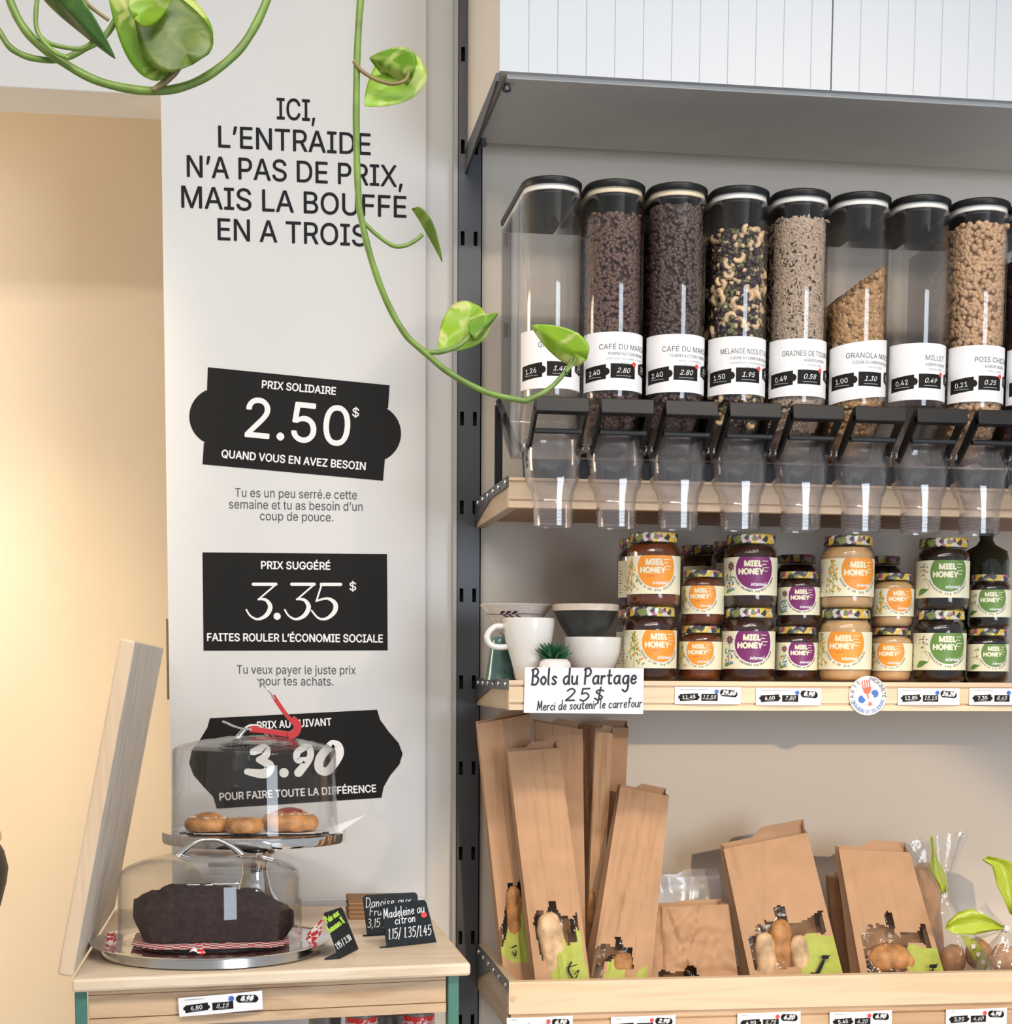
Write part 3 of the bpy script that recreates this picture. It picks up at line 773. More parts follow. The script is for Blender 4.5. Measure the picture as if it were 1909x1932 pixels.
def bin_label(t, lines, p1, p2, p3, tilt=0, title_w=.078, dot=True):
    fl = Flat(); H = zz['lab1']-zz['lab0']; a = RT*1.5
    fl.cols(-a, a, 30, lambda x: x*tilt, lambda x: H+x*tilt, 'paper', 0)
    fl.text(lines[0], .016, H*.70, 'greyink', 1, size=.0150, res=2, maxw=.105)
    for k, s in enumerate(lines[1:]):
        fl.text(s, .016, H*(.60-.075*k), 'greyink' if k == 0 else 'paleink', 1, size=.0082 if k == 0 else .0055, res=2, offset=-.006, maxw=.075)
    y = H*.22; h = H*.25
    fl.cols(-.058, -.019, 8, lambda x: y-.004+(x+.038)*.10, lambda x: y+h-.004+(x+.038)*.10, 'vinyl', 1)
    fl.disc(-.019, y+h/2-.002, h*.26, 'vinyl', 1)
    fl.rect(-.012, y-.001, .028, y+h-.001, 'vinyl', 1)
    fl.cols(.036, .066, 8, lambda x: y+.004+abs(x-.051)*.25, lambda x: y+h+.004-abs(x-.051)*.25, 'vinyl', 1)
    fl.text(p1, -.038, y+h*.32-.003, 'paper', 2, size=.0142, offset=.004, rot=.09, res=2)
    fl.text(p2, .008, y+h*.32, 'paper', 2, size=.0140, shear=.35, offset=-.004, res=2)
    fl.text(p3, .050, y+h*.40+.004, 'paper', 2, size=.0135, shear=.3, offset=.03, res=2)
    for cx, q in ((-.038, -.003), (.008, -.001), (.05, .006)):
        fl.rect(cx-.012, y+h*.14+q, cx+.012, y+h*.19+q, 'paleink', 2)
    if dot: fl.disc(.026, y+h*.95, .0036, 'sticker', 3)
    fl.build('label', cyl((0, RT), RT+.0006, zz['lab0']), M, t, smooth=0)
disp = make_dispenser()
INFO = [('GRAINES DE LIN', ['AGROFUSION', 'PRIX AU 100G'], '1.26', '1.48', '1.6', 0, False, 'empty clear dispenser at the left end of the row, behind the vine leaf'),
 ('CAFÉ DU MARCHÉ', ['TORRÉFACTION BRUNE', 'HONDURAS · GUATEMALA · ÉTHIOPIE', 'PRIX AU 100G'], '2.40', '2.80', '3.2', 0, True, 'coffee dispenser beside the empty left end one, brown roast label'),
 ('CAFÉ DU MARCHÉ', ['TORRÉFACTION FONCÉE', 'BRÉSIL · GUATEMALA', 'PRIX AU 100G'], '2.40', '2.80', '3.2', 0, True, 'coffee dispenser beside the nut mix one, dark roast label'),
 ('MÉLANGE NOIX ET FRUITS', ['CUISINE DU CARREFOUR SOLIDAIRE', 'CANNEBERGES, GRAINES DE CITROUILLE', 'PRIX AU 100G'], '1.50', '1.95', '2.2', 0, True, 'clear dispenser of mixed nuts, raisins and green seeds'),
 ('GRAINES DE TOURNESOL', ['AGROFUSION', 'PRIX AU 100G'], '0.49', '0.58', '0.6', 0, True, 'clear dispenser full of grey brown sunflower seeds'),
 ('GRANOLA MAISON', ['CUISINE DU CARREFOUR SOLIDAIRE', 'PRIX AU 100G'], '1.00', '1.30', '1.6', .12, False, 'half full clear dispenser of golden granola'),
 ('MILLET', ['AGROFUSION', 'PRIX AU 100G'], '0.42', '0.49', '0.5', 0, True, 'empty clear dispenser between the granola and the chickpeas'),
 ('POIS CHICHE', ['AGROFUSION', 'PRIX AU 100G'], '0.21', '0.25', '0.3', 0, True, 'clear dispenser full of pale dried chickpeas'),
 ('', [], '0.29', '0.34', '0.4', 0, True, 'dispenser of dark red beans cut off at the right edge')]
bins = []
for i, inf in enumerate(INFO):
    o = disp if i == 0 else copy_tree(disp)
    bins.append(o)
for i, (o, inf) in enumerate(zip(bins, INFO)):
    o.location = (X1+BP*i, YT, ZU)
    o['label'] = inf[7]
    bin_label(o, [inf[0]]+inf[1], inf[2], inf[3], inf[4], inf[5], dot=inf[6])
    if i in (1, 2):
        for ch in o.children:
            if ch.name.startswith('gasket'):
                ch.data = ch.data.copy(); ch.data.materials[0] = M['gasket_cream']
# contents
def fill(name, label, i, top, kinds, base, seed, slope=0, n=900, mats=None, gap='gap'):
    rnd = random.Random(seed); mb = MB(); X = X1+BP*i
    z1 = top; ins = .0065
    def topz(x): return z1+slope*x
    core = []
    ins += .0028
    zlow = (zz['bt']+zb2)/2
    rings = [uring(zb2+.004, RT*.93, ins, .045, DT-.09), uring(zlow, RT*.97, ins, .03, DT-.03), uring(zz['bt']-.012, RT, ins, .004), uring(zz['bt'], RT, ins)]
    top_r = [(p[0], p[1], topz(p[0])) for p in uring(0, RT, ins)]
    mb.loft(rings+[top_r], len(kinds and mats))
    ins -= .0028; a = RT-ins
    def spot():
        k = rnd.random()
        if k < .74:
            ph = rnd.uniform(-.52*PI, .52*PI); x, y = a*math.sin(ph), RT-a*math.cos(ph); nrm = Vector((math.sin(ph), -math.cos(ph), 0))
            z = rnd.uniform(zz['bt']-.004, topz(x)); return Vector((x, y, z)), nrm
        if k < .86:
            s = rnd.choice((-1, 1)); x, y = s*a, rnd.uniform(RT, RT+.1); return Vector((x, y, rnd.uniform(zz['bt'], topz(x)))), Vector((s, 0, 0))
        if k < .93:
            x = rnd.uniform(-a, a)*.95; q = rnd.random(); z = zz['bt']-.012+(zlow-zz['bt']+.012)*q
            ph = math.asin(max(-1, min(1, x/a))); y = RT-a*math.cos(ph)+.004+.026*q
            return Vector((x, y, z)), Vector((x/a*.6, -.8, -.3)).normalized()
        x = rnd.uniform(-a, a); y = rnd.uniform(RT*.4, DT*.6); return Vector((x, y, topz(x)+.001)), Vector((0, 0, 1))
    for _ in range(n):
        p, nr = spot()
        kd = rnd.choices(range(len(kinds)), [k[0] for k in kinds])[0]
        _, l, wd, th, mi, cur = kinds[kd]
        t1 = nr.orthogonal().normalized(); t1.rotate(Matrix.Rotation(rnd.uniform(0, 2*PI), 3, nr)); t2 = nr.cross(t1)
        tl = rnd.uniform(-.5, .5); t1 = (t1+nr*tl).normalized(); n2 = t1.cross(t2).normalized()
        rot = Matrix((t1, t2, n2)).transposed()
        s = rnd.uniform(.8, 1.15)
        if cur:
            pts = [p+rot @ Vector((math.cos(q)*l*s*.5, math.sin(q)*l*s*.5, 0)) for q in (-.2, .5, 1.2, 1.9, 2.6, 3.2)]
            mb.tube(pts, [wd*.3, wd*.5, wd*.6, wd*.6, wd*.5, wd*.3], 6, mi)
        else:
            mb.ball(p-nr*th*.1, l/2*s, wd/2*s, th/2*s, mi, 7, 4, rot)
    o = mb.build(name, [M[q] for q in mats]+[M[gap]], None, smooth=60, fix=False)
    o.location = (X, YT, ZU)
    return tag(o, label, 'dry food', None, 'stuff')
def zfill(i, y): return zat(1037+113*i, y, YT+.01)-ZU
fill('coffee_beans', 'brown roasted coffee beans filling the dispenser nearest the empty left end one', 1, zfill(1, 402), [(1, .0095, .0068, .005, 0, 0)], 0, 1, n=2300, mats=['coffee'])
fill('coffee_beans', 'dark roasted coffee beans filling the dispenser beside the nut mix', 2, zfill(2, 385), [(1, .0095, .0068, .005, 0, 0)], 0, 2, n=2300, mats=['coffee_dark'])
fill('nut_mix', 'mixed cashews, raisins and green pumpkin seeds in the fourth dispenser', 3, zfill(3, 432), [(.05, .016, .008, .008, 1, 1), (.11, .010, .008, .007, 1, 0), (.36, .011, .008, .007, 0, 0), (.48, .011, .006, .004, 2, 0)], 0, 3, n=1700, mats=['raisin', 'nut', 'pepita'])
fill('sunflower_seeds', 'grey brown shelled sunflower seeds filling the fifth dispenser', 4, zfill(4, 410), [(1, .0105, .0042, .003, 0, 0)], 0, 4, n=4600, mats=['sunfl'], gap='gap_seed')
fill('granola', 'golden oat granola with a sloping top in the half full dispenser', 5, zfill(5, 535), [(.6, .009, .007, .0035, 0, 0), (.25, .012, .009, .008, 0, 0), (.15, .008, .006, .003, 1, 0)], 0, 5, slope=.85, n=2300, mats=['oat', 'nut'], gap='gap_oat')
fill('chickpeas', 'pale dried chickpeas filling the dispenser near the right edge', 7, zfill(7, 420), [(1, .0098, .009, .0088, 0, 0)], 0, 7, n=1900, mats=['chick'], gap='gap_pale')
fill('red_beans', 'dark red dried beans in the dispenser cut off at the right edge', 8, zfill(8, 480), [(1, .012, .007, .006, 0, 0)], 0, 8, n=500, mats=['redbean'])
# black rack that carries the dispensers
t = thing('dispenser_rack', 'black metal rack behind the spouts of the bulk dispensers', 'rack', (XL, YT+.13, ZU))
L = t.location
def rk(mb, name):
    mb.v = [(a-L.x, b-L.y, c-L.z) for a, b, c in mb.v]
    return mb.build(name, M['blackplastic'], t, bev=.0015, smooth=0)
xk = xat(948, 830, 2.8)
rk(MB().box((xk+.012, YT+.115, ZU), (XR, YT+.12, ZU+zb2-.004)), 'back_plate')
p = at(933, 765, 2.80)
rk(MB().box((p.x, 2.795, ZU), (p.x+.013, 2.80, p.z)), 'leg')
a, b, c = at(938, 757, 2.795), at(975, 850, YT+.14), at(985, 903, YT+.14)
mb = MB(); mb.tube([(p.x+.006, 2.795, a.z), (p.x+.02, YT+.2, b.z+.02), (p.x+.028, YT+.14, b.z), (p.x+.03, YT+.135, ZU+.001)], .006, 6); rk(mb, 'brace')
# ------------------------------------------------------------------ honey jars on the middle shelf
JAR = {'big': (.0425, .116), 'small': (.0345, .0880), 'mid': (.036, .106)}
def jar_body(size, honey):
    r, H = JAR[size]; k = H/.116
    t = thing('honey_jar', 'x', 'honey jar')
    mb = MB()
    out = [(.001, 0), (r-.007, 0), (r-.0015, .003), (r, .009), (r, H*.735), (r-.0012, H*.785), (r-.004, H*.825), (r-.0065, H*.85), (r-.0068, H*.90)]
    mb.lathe(out, 36, cap1=False)
    mb.build('glass', M['glass'], t, smooth=60)
    mb = MB(); mb.lathe([(.001, .002), (r-.008, .002), (r-.0035, .005), (r-.002, .010), (r-.002, H*.73), (r-.0035, H*.78), (r-.008, H*.82), (r-.009, H*.845)], 32)
    mb.build('honey', M[honey], t, smooth=60)
    mb = MB(); lr = r-.0035
    mb.lathe([(lr-.003, H*.868), (lr, H*.872), (lr+.0006, H*.885), (lr, H*.9), (lr, H*.985), (lr-.002, H), (lr-.006, H), (lr-.007, H-.001)], 36)
    mb.build('lid', M['lid'], t, smooth=40)
    return t
ARC = {'orange': 'VERGE D’OR 1kg GOLDENROD', 'purple': 'FLEURS SAUVAGES 1kg WILD FLOWERS', 'greenp': 'SARRASIN 1kg BUCKWHEAT'}
def jar_label(t, size, colr, seed):
    r, H = JAR[size]; k = r/.0425; rnd = random.Random(seed)
    z0, z1 = (.0195, .0795) if size != 'small' else (.0180, .0625)
    h = z1-z0; fl = Flat(); a = r*1.95
    fl.rect(-a, 0, a, h, 'cream', 0, 40)
    k = h/.060
    cy = .041*k; cr = .0315*k
    fl.disc(0, cy, cr+.0016, 'paper', 1, 30, top=h)
    fl.disc(0, cy, cr, colr, 2, 30, top=h)
    fl.text('MIEL', -.003*k, .0455*k, 'cream', 3, h=.0085*k, offset=.10, res=2)
    fl.text('HONEY', -.006*k, .0330*k, 'cream', 3, h=.0085*k, offset=.10, res=2)
    for q in range(4):
        fl.rect((.0115+.002*(q//2))*k, (.0530-q*.0052)*k, (.0225-.003*(q % 2)+.002*(q//2))*k, (.0541-q*.0052)*k, 'cream', 3, 2)
    fl.rect(-.016*k, .027*k, -.004*k, .0285*k, 'mauvep' if colr == 'purple' else 'fork' if colr == 'orange' else 'leafp', 3, 2)
    fl.hand('intermiel', .006*k, .0150*k, .0030*k, .0009*k, 'paper', 3, align='C', slant=.25, space=.28)
    fl.arc(ARC[colr], 0, cy, cr+.0052*k, R(203), R(337), .0033*k, 'ink', 3)
    # plant drawing on the left
    X = -.046*k
    if colr == 'orange':
        fl.stroke([[(X, .002*k), (X+.002*k, .03*k), (X+.001*k, .055*k)]], .0012*k, 'olive', 1)
        for _ in range(70):
            y = rnd.uniform(.004, .055)*k; sp = (.058*k-y)*.33; x = X+rnd.uniform(-1, 1)*sp
            an = rnd.uniform(.4, 2.7); ln = .005*k
            fl.stroke([[(x, y, .0009*k), (x+math.cos(an)*ln*.5, y+math.sin(an)*ln*.5, .0022*k), (x+math.cos(an)*ln, y+math.sin(an)*ln, .0006*k)]], .001, rnd.choice(['olive', 'olive', 'leafp', 'orange']), 1, 2)
    elif colr == 'purple':
        for _ in range(9):
            an = _*.7; fl.stroke([[(X+.004*k, .046*k, .001*k), (X+.004*k+math.cos(an)*.004*k, .046*k+math.sin(an)*.004*k, .003*k), (X+.004*k+math.cos(an)*.008*k, .046*k+math.sin(an)*.008*k, .001*k)]], .001, 'mauvep', 1, 3)
        fl.disc(X+.004*k, .046*k, .0016*k, 'olive', 2, 8)
        for _ in range(26):
            x, y = X+rnd.uniform(-.009, .011)*k, rnd.uniform(.008, .032)*k
            fl.disc(x, y, .0018*k, rnd.choice(['bluep', 'bluep', 'orange', 'leafp', 'bluep']), 1, 8)
        fl.stroke([[(X, .003*k), (X+.003*k, .02*k), (X+.004*k, .042*k)]], .001*k, 'leafp', 1)
        fl.stroke([[(X-.008*k, .004*k, .001*k), (X-.002*k, .007*k, .005*k), (X+.010*k, .008*k, .001*k)]], .001, 'leafp', 2)
    else:
        fl.stroke([[(X-.010*k, .004*k, .001*k), (X-.002*k, .010*k, .010*k), (X+.012*k, .013*k, .001*k)]], .001, 'leafp', 2)
        fl.stroke([[(X+.012*k, .013*k), (X+.013*k, .020*k), (X+.006*k, .030*k), (X+.001*k, .050*k)]], .0009*k, 'olive', 1)
        for _ in range(14):
            x, y = X+rnd.uniform(-.007, .008)*k, rnd.uniform(.026, .054)*k
            fl.stroke([[(x, y), (x+.003*k, y+.001*k)]], .0013*k, rnd.choice(['ink', 'olive', 'mauvep']), 1)
    for q in range(9):       # small print at both ends
        for s in (-1, 1):
            x = s*(.070*k+.004)
            fl.rect(x-.006, h*(.12+.085*q), x+.006-.003*(q % 3), h*(.15+.085*q), 'paleink', 1, 3)
    fl.build('label', cyl((0, 0), r+.0004, z0), M, t, eps=.0001, smooth=0)
_jc = {}
def jar(px, size, honey, colr, Y, base, ang, label, group, z=None):
    r, H = JAR[size]
    key = (size, honey, colr)
    if key not in _jc:
        t = jar_body(size, honey); jar_label(t, size, colr, 5+len(_jc)); _jc[key] = t
    else: t = copy_tree(_jc[key])
    x = xat(px, 1250, Y)
    t.location = (x, Y, base)
    t.rotation_euler = (0, 0, R(ang)-math.atan2(x, Y))
    t['label'] = label; t['group'] = group
    return base+H
GF, GB = 'stacked honey jars along the front of the middle shelf', 'jars standing behind the front row of honey'
def stack(pxl, pxu, size, honey, colr, Y, a0, a1, l0, l1, g=GF, hon2=None):
    z = jar(pxl, size, honey, colr, Y, ZM+.0005, a0, l0, g)
    jar(pxu, size, hon2 or honey, colr, Y, z+.0005, a1, l1, g)
stack(1225.5, 1230, 'big', 'honey_dark', 'orange', 2.655, 25, 7, 'large dark honey jar with orange label at the bottom, beside the white bowl', 'large dark honey jar with orange label on top, leftmost in front', hon2='honey_amber')
stack(1320.5, 1323, 'small', 'honey_amber', 'orange', 2.668, 0, 0, 'small amber honey jar with orange label, lower of its stack', 'small amber honey jar with orange label, upper of its stack')
stack(1411, 1412, 'big', 'honey_dark', 'purple', 2.655, 12, 10, 'large dark honey jar with purple label, lower of its stack', 'large dark honey jar with purple label, upper of its stack')
stack(1502, 1504, 'small', 'honey_dark', 'purple', 2.668, 17, 11, 'small dark honey jar with purple label, lower of its stack', 'small dark honey jar with purple label, upper of its stack')
stack(1593, 1594, 'big', 'honey_cream', 'orange', 2.645, 2, 29, 'large creamed honey jar with orange label, just behind the round badge', 'large creamed honey jar with orange label, upper of its stack')
stack(1680, 1680, 'small', 'honey_cream', 'orange', 2.676, 0, 23, 'small creamed honey jar with orange label, lower of its stack', 'small creamed honey jar with orange label, upper of its stack')
stack(1771, 1773, 'big', 'honey_black', 'greenp', 2.655, 22, 15, 'large black honey jar with green label, lower of its stack', 'large black honey jar with green label, upper of its stack')
stack(1862, 1863, 'small', 'honey_black', 'greenp', 2.668, 22, 8, 'small black honey jar with green label, lower of its stack', 'small black honey jar with green label, upper of its stack')
stack(1208, 1210, 'big', 'honey_dark', 'orange', 2.775, 40, 40, 'dark honey jar standing on the shelf half hidden behind the leftmost jars', 'dark honey jar half hidden behind the leftmost top jar', GB)
stack(1322, 1322, 'big', 'honey_dark', 'purple', 2.895, 60, 60, 'dark jar low at the back between the small amber and large purple jars', 'dark jar on top at the back behind the small amber jars', GB)
stack(1383, 1385, 'big', 'honey_dark', 'purple', 2.79, 60, 60, 'dark jar low at the back behind the large purple label jars', 'dark jar with yellow lid peeking out left of the upper large purple jar', GB)
stack(1498, 1498, 'mid', 'honey_dark', 'purple', 2.80, 170, 170, 'slim jar low at the back behind the small purple label jars', 'slim jar on top at the back above the small purple label jars', GB)
stack(1657, 1657, 'mid', 'honey_black', 'orange', 2.80, 170, 170, 'slim black jar low at the back behind the creamed honey', 'slim black jar with yellow lid at the back above the small creamed honey', GB)
def bottle(px, Y, r, H, label):
    x = xat(px, 1100, Y)
    t = thing('glass_bottle', label, 'bottle', (x, Y, ZM), 'dark bottles behind the green label jars')
    mb = MB(); mb.lathe([(.001, 0), (r-.003, 0), (r, .004), (r, H*.80), (r*.9, H*.86), (r*.42, H*.90), (.0115, H*.93), (.0115, H*.96)], 28); mb.build('body', M['bottle'], t, smooth=50)
    mb = MB(); mb.lathe([(.0125, H*.955), (.0125, H), (.0115, H+.001)], 20); mb.build('cap', M['blackplastic'], t, smooth=40)
M['bottle'] = pm('dark_green_glass', (.018, .022, .012), .08, coat=.5)
bottle(1768, 2.80, .030, .235, 'dark bottle with narrow neck at the back behind the large green label jars')
bottle(1858, 2.80, .040, .262, 'wide dark green bottle behind the small green label jars')

# ------------------------------------------------------------------ pottery
def pot(name, label, cat, px, Y, z, prof, mat, group=None, n=40, extra=None, rim=None):
    x = xat(px, 1240, Y)
    t = thing(name, label, cat, (x, Y, z), group)
    mb = MB(); mb.lathe(prof, n, cap0=True, cap1=True)
    o = mb.build('body', mat, t, smooth=50)
    return t
def shell(out, th=.003):
    """closed vessel: outer profile up, inner profile down"""
    inn = [(max(r-th, .001), z if i else z+th) for i, (r, z) in enumerate(out)]
    inn[-1] = (out[-1][0]-th, out[-1][1])
    inn = [(r, max(z, out[0][1]+th*1.5)) for r, z in inn]
    return [(.001, out[0][1])]+out+[(out[-1][0]-th*.5, out[-1][1]+th*.4)]+inn[::-1]+[(.001, out[0][1]+th*1.5)]
def hgt(y, Y): return zat(1040, y, Y)-ZM
Y1 = 2.735
hT = hgt(1203, Y1); s_ = Y1/F
pot('pottery_cup', 'teal glazed cup upside down under the wide white bowl', 'cup', 943, Y1, ZM, shell([(28*s_, 0), (27*s_, .006), (24*s_, .02), (16*s_, hT-.004), (13*s_, hT)][::-1] if False else [(30*s_, 0), (27*s_, .010), (17*s_, hT-.006), (15*s_, hT)], .002), M['teal'], 'pottery cups and bowls')
hR = hgt(1143, Y1)
tb = pot('pottery_bowl', 'wide white conical bowl with a dark sprig motif, on the teal cup', 'bowl', 973, Y1, ZM+hT+.0015, shell([(24*s_, 0), (30*s_, .004), (50*s_, .028), (69*s_, hR-hT-.0015)]), M['ceramic_speck'], 'pottery cups and bowls')
fl = Flat(); rr = 57*s_
fl.stroke([[(-.06, .001), (-.02, .0), (.02, .001), (.055, .0)]], .0009, 'mauvep', 1)
for q, sg in ((-.022, 1), (-.018, -1), (-.012, 1), (-.008, -1), (-.002, 1), (.004, -1)):
    fl.stroke([[(q, .0, .0008), (q+.0045, .0032*sg, .0030), (q+.010, .0042*sg, .0006)]], .001, 'ink' if sg > 0 else 'mauvep', 1)
k_ = (hR-hT-.028)
def cone(x, y, h):
    zq = hR-hT-.0015-.016+y; rq = 50*s_+(69*s_-50*s_)*(zq-.028)/(hR-hT-.0015-.028)+.0006+h
    a = x/rr-.25
    return (rq*math.sin(a), -rq*math.cos(a), zq)
fl.build('sprig_motif', cone, M, tb)
Y2 = 2.655; s2 = Y2/F
hm = hgt(1168, Y2)
tm = pot('pottery_mug', 'plain white mug with a round handle at the left end of the shelf', 'mug', 997, Y2, ZM, shell([(23*s2, 0), (25*s2, .004), (33*s2, .030), (44*s2, .060), (49*s2, .085), (49*s2, hm)], .0028), M['ceramic'], 'pottery cups and bowls')
q_ = lambda x, y: (at(x, y, Y2)-tm.location)
hp = [q_(x, y) for x, y in [(953, 1182), (935, 1182), (922, 1193), (919, 1205), (926, 1217), (940, 1221), (957, 1220)]]
mb = MB(); mb.tube(spline(hp, 5), .0048, 10); mb.build('handle', M['ceramic'], tm, smooth=60)
Y3 = 2.665; s3 = Y3/F; hw_ = hgt(1203, Y3)
pot('pottery_bowl', 'small plain white bowl in front, beneath the charcoal bowl', 'bowl', 1117.5, Y3, ZM, shell([(26*s3, 0), (30*s3, .004), (44*s3, .022), (53*s3, .045), (55*s3, hw_)], .003), M['ceramic'], 'pottery cups and bowls')
Y4 = 2.672; s4 = Y4/F; hd0 = hgt(1217, Y4); hd = hgt(1140, Y4)
td = pot('pottery_bowl', 'charcoal bowl with a sandy rim nested on the white bowl', 'bowl', 1104, Y4, ZM+hd0, shell([(32*s4, 0), (33*s4, .010), (36*s4, .016), (50*s4, .034), (60*s4, .052), (62.5*s4, hd-hd0-.011)], .003), M['darkglaze'], 'pottery cups and bowls')
mb = MB(); Rr = 62.6*s4; h0 = hd-hd0-.0105
mb.lathe([(Rr-.0033, h0), (Rr, h0), (Rr+.0006, h0+.009), (Rr-.001, h0+.0105), (Rr-.0036, h0+.009), (Rr-.0033, h0)], 40, cap0=False, cap1=False); mb.build('rim', M['rimglaze'], td, smooth=50)
# succulent
Y5 = 2.612
t = thing('potted_succulent', 'small spiky green succulent in a white pot behind the handwritten card', 'plant', (xat(1047, 1250, Y5), Y5, ZM))
mb = MB(); mb.lathe([(.001, 0), (.017, 0), (.0245, .006), (.026, .018), (.024, .028), (.019, .0335), (.016, .033), (.015, .028)], 28); mb.build('pot', M['ceramic'], t, smooth=60)
mb = MB(); rnd = random.Random(3)
for k in range(34):
    az = k*2.4; el = .15+1.25*(k/34); ln = .034*(1-.25*k/34)*rnd.uniform(.85, 1.1)
    d = Vector((math.cos(az)*math.cos(el), math.sin(az)*math.cos(el), math.sin(el)))
    b0 = Vector((-.002, 0, .031))
    pts = [b0+d*ln*q+Vector((0, 0, .010*q*q*(1-el/1.5))) for q in (0, .3, .6, .85, 1)]
    mb.tube(pts, [.0022, .0040, .0042, .0024, .0004], 6, 0, .45)
mb.build('leaves', M['succ'], t, smooth=60)

# ------------------------------------------------------------------ price tags, card and badge on the shelf rails
def pxface(o, n):
    o, n = Vector(o), Vector(n).normalized()
    def fn(x, y, h):
        v = ray(x, -y); k = (o-CAM).dot(n)/v.dot(n)
        return CAM+v*k+n*h
    return fn
def price_tag(x0, y0, x1, y1, p, dot, label, Y, dy=0, group='printed price tags on the shelf rails', head='', hide=()):
    w_, h_ = x1-x0, abs(y1-y0); pc = at((x0+x1)/2, (y0+y1)/2, Y)
    fl = Flat(); W = ppx(w_, Y)*1.0; H = ppx(h_, Y)
    rot = -dy/w_
    c = (-.29, .02, .315); yy = (-.09*H, -.10*H, .14*H)
    bw, bh = .27*W, .40*H
    fl.cols(c[0]*W-bw/2, c[0]*W+bw/2, 8, lambda x: yy[0]-bh/2+(x-c[0]*W)*.06, lambda x: yy[0]+bh/2+(x-c[0]*W)*.06, 'vinyl', 1)
    fl.disc(c[0]*W-bw/2, yy[0], bh*.25, 'vinyl', 1, 10); fl.disc(c[0]*W+bw/2, yy[0], bh*.25, 'vinyl', 1, 10)
    fl.rect(c[1]*W-bw/2+.01*W, yy[1]-bh/2, c[1]*W+bw/2-.01*W, yy[1]+bh/2, 'vinyl', 1)
    e = bw/2*.8
    fl.cols(c[2]*W-bw/2, c[2]*W+bw/2, 16, lambda x: yy[2]-bh/2+max(0, abs(x-c[2]*W)-e)*1.2-(x-c[2]*W)*.08, lambda x: yy[2]+bh/2-max(0, abs(x-c[2]*W)-e)*1.2-(x-c[2]*W)*.08, 'vinyl', 1)
    fl.text(p[0], c[0]*W, yy[0]-bh*.22, 'paper', 2, h=bh*.52, rot=.06, res=2, offset=.02, maxw=bw*.8)
    fl.text(p[1], c[1]*W, yy[1]-bh*.22, 'paper', 2, h=bh*.55, shear=.35, res=2, maxw=bw*.8)
    fl.text(p[2], c[2]*W, yy[2]-bh*.2, 'paper', 2, h=bh*.55, shear=.35, rot=-.06, res=2, offset=.12, maxw=bw*.8)
    for i in range(3): fl.rect(c[i]*W-bw*.22, yy[i]-bh*.38, c[i]*W+bw*.22, yy[i]-bh*.33, 'paleink', 2, 2)
    if head: fl.rect(-.43*W, .355*H, (-.43+.011*len(head))*W, .385*H, 'paleink', 1, 4)
    fl.disc(.125*W, .24*H, .06*W*.55, dot, 3, 14)
    cr, sr = math.cos(rot), math.sin(rot)
    def fn(x, y, h):
        b = -.003*math.cos(x/W*PI)
        return (x*cr-y*sr, b-.0008-h, x*sr+y*cr)
    fl2 = Flat(); fl2.it = fl.it
    base = Flat(); N = 8
    for j in range(N):
        base.rect(-W/2, -H/2+H*j/N, W/2, -H/2+H*(j+1)/N, 'paper', 0, 12)
    base.it = [(v, f, m_, 0) for v, f, m_, l in base.it]
    fl2.it = base.it+fl2.it
    o = fl2.build('price_tag', fn, M, None)
    o.location = (pc.x, Y-.001, pc.z)
    tag(o, label, 'price tag', group)
price_tag(1269, 1296, 1400, 1329, ('11.45', '13.55', '29.60'), 'bluedot', 'white price tag beginning 11.45 right of the handwritten card', YF, 0, head='MIEL VERGE D’OR / FLEURS SAUVAGES 1 KG')
price_tag(1421, 1298, 1552, 1331, ('6.60', '7.80', '8.90'), 'bluedot', 'white price tag reading 6.60, 7.80, 8.90 left of the round badge', YF, 0, head='MIEL VERGE D’OR / FLEURS SAUVAGES 500 G')
price_tag(1687, 1298, 1815, 1331, ('12.85', '15.15', '26.28'), 'bluedot', 'white price tag beginning 12.85 right of the round badge', YF, 0, head='MIEL SARRASIN CRÉMEUX 1 KG')
price_tag(1821, 1298, 1950, 1331, ('7.35', '8.65', '9.98'), 'bluedot', 'white price tag beginning 7.35 cut off at the right edge', YF, 0, head='MIEL SARRASIN CRÉMEUX 500 G')
for x0, y0, p, lb, hd_ in [(953, 1917, ('5.20', '6.10', '6.90'), 'lowest white price tag at the left corner of the bread tray', 'BAGUETTE'), (1148, 1915, ('3.45', '2.50', '2.98'), 'lowest white price tag ending 2.98 beneath the crumpled bag', 'BAGUETTINE'),
                      (1385, 1908, ('4.90', '5.75', '6.20'), 'lowest white price tag beginning 4.90', 'FOUGASSE'), (1558, 1906, ('5.45', '6.20', '6.90'), 'lowest white price tag beginning 5.45', 'PAIN DE CAMPAGNE'), (1776, 1901, ('3.90', '4.60', '4.98'), 'lowest white price tag beginning 3.90 below the cellophane bags', 'BRIOCHE')]:
    price_tag(x0, y0, x0+130, y0+34, p, 'sticker', lb, YF+.002, -1.5, 'printed price tags below the bread tray', head=hd_)
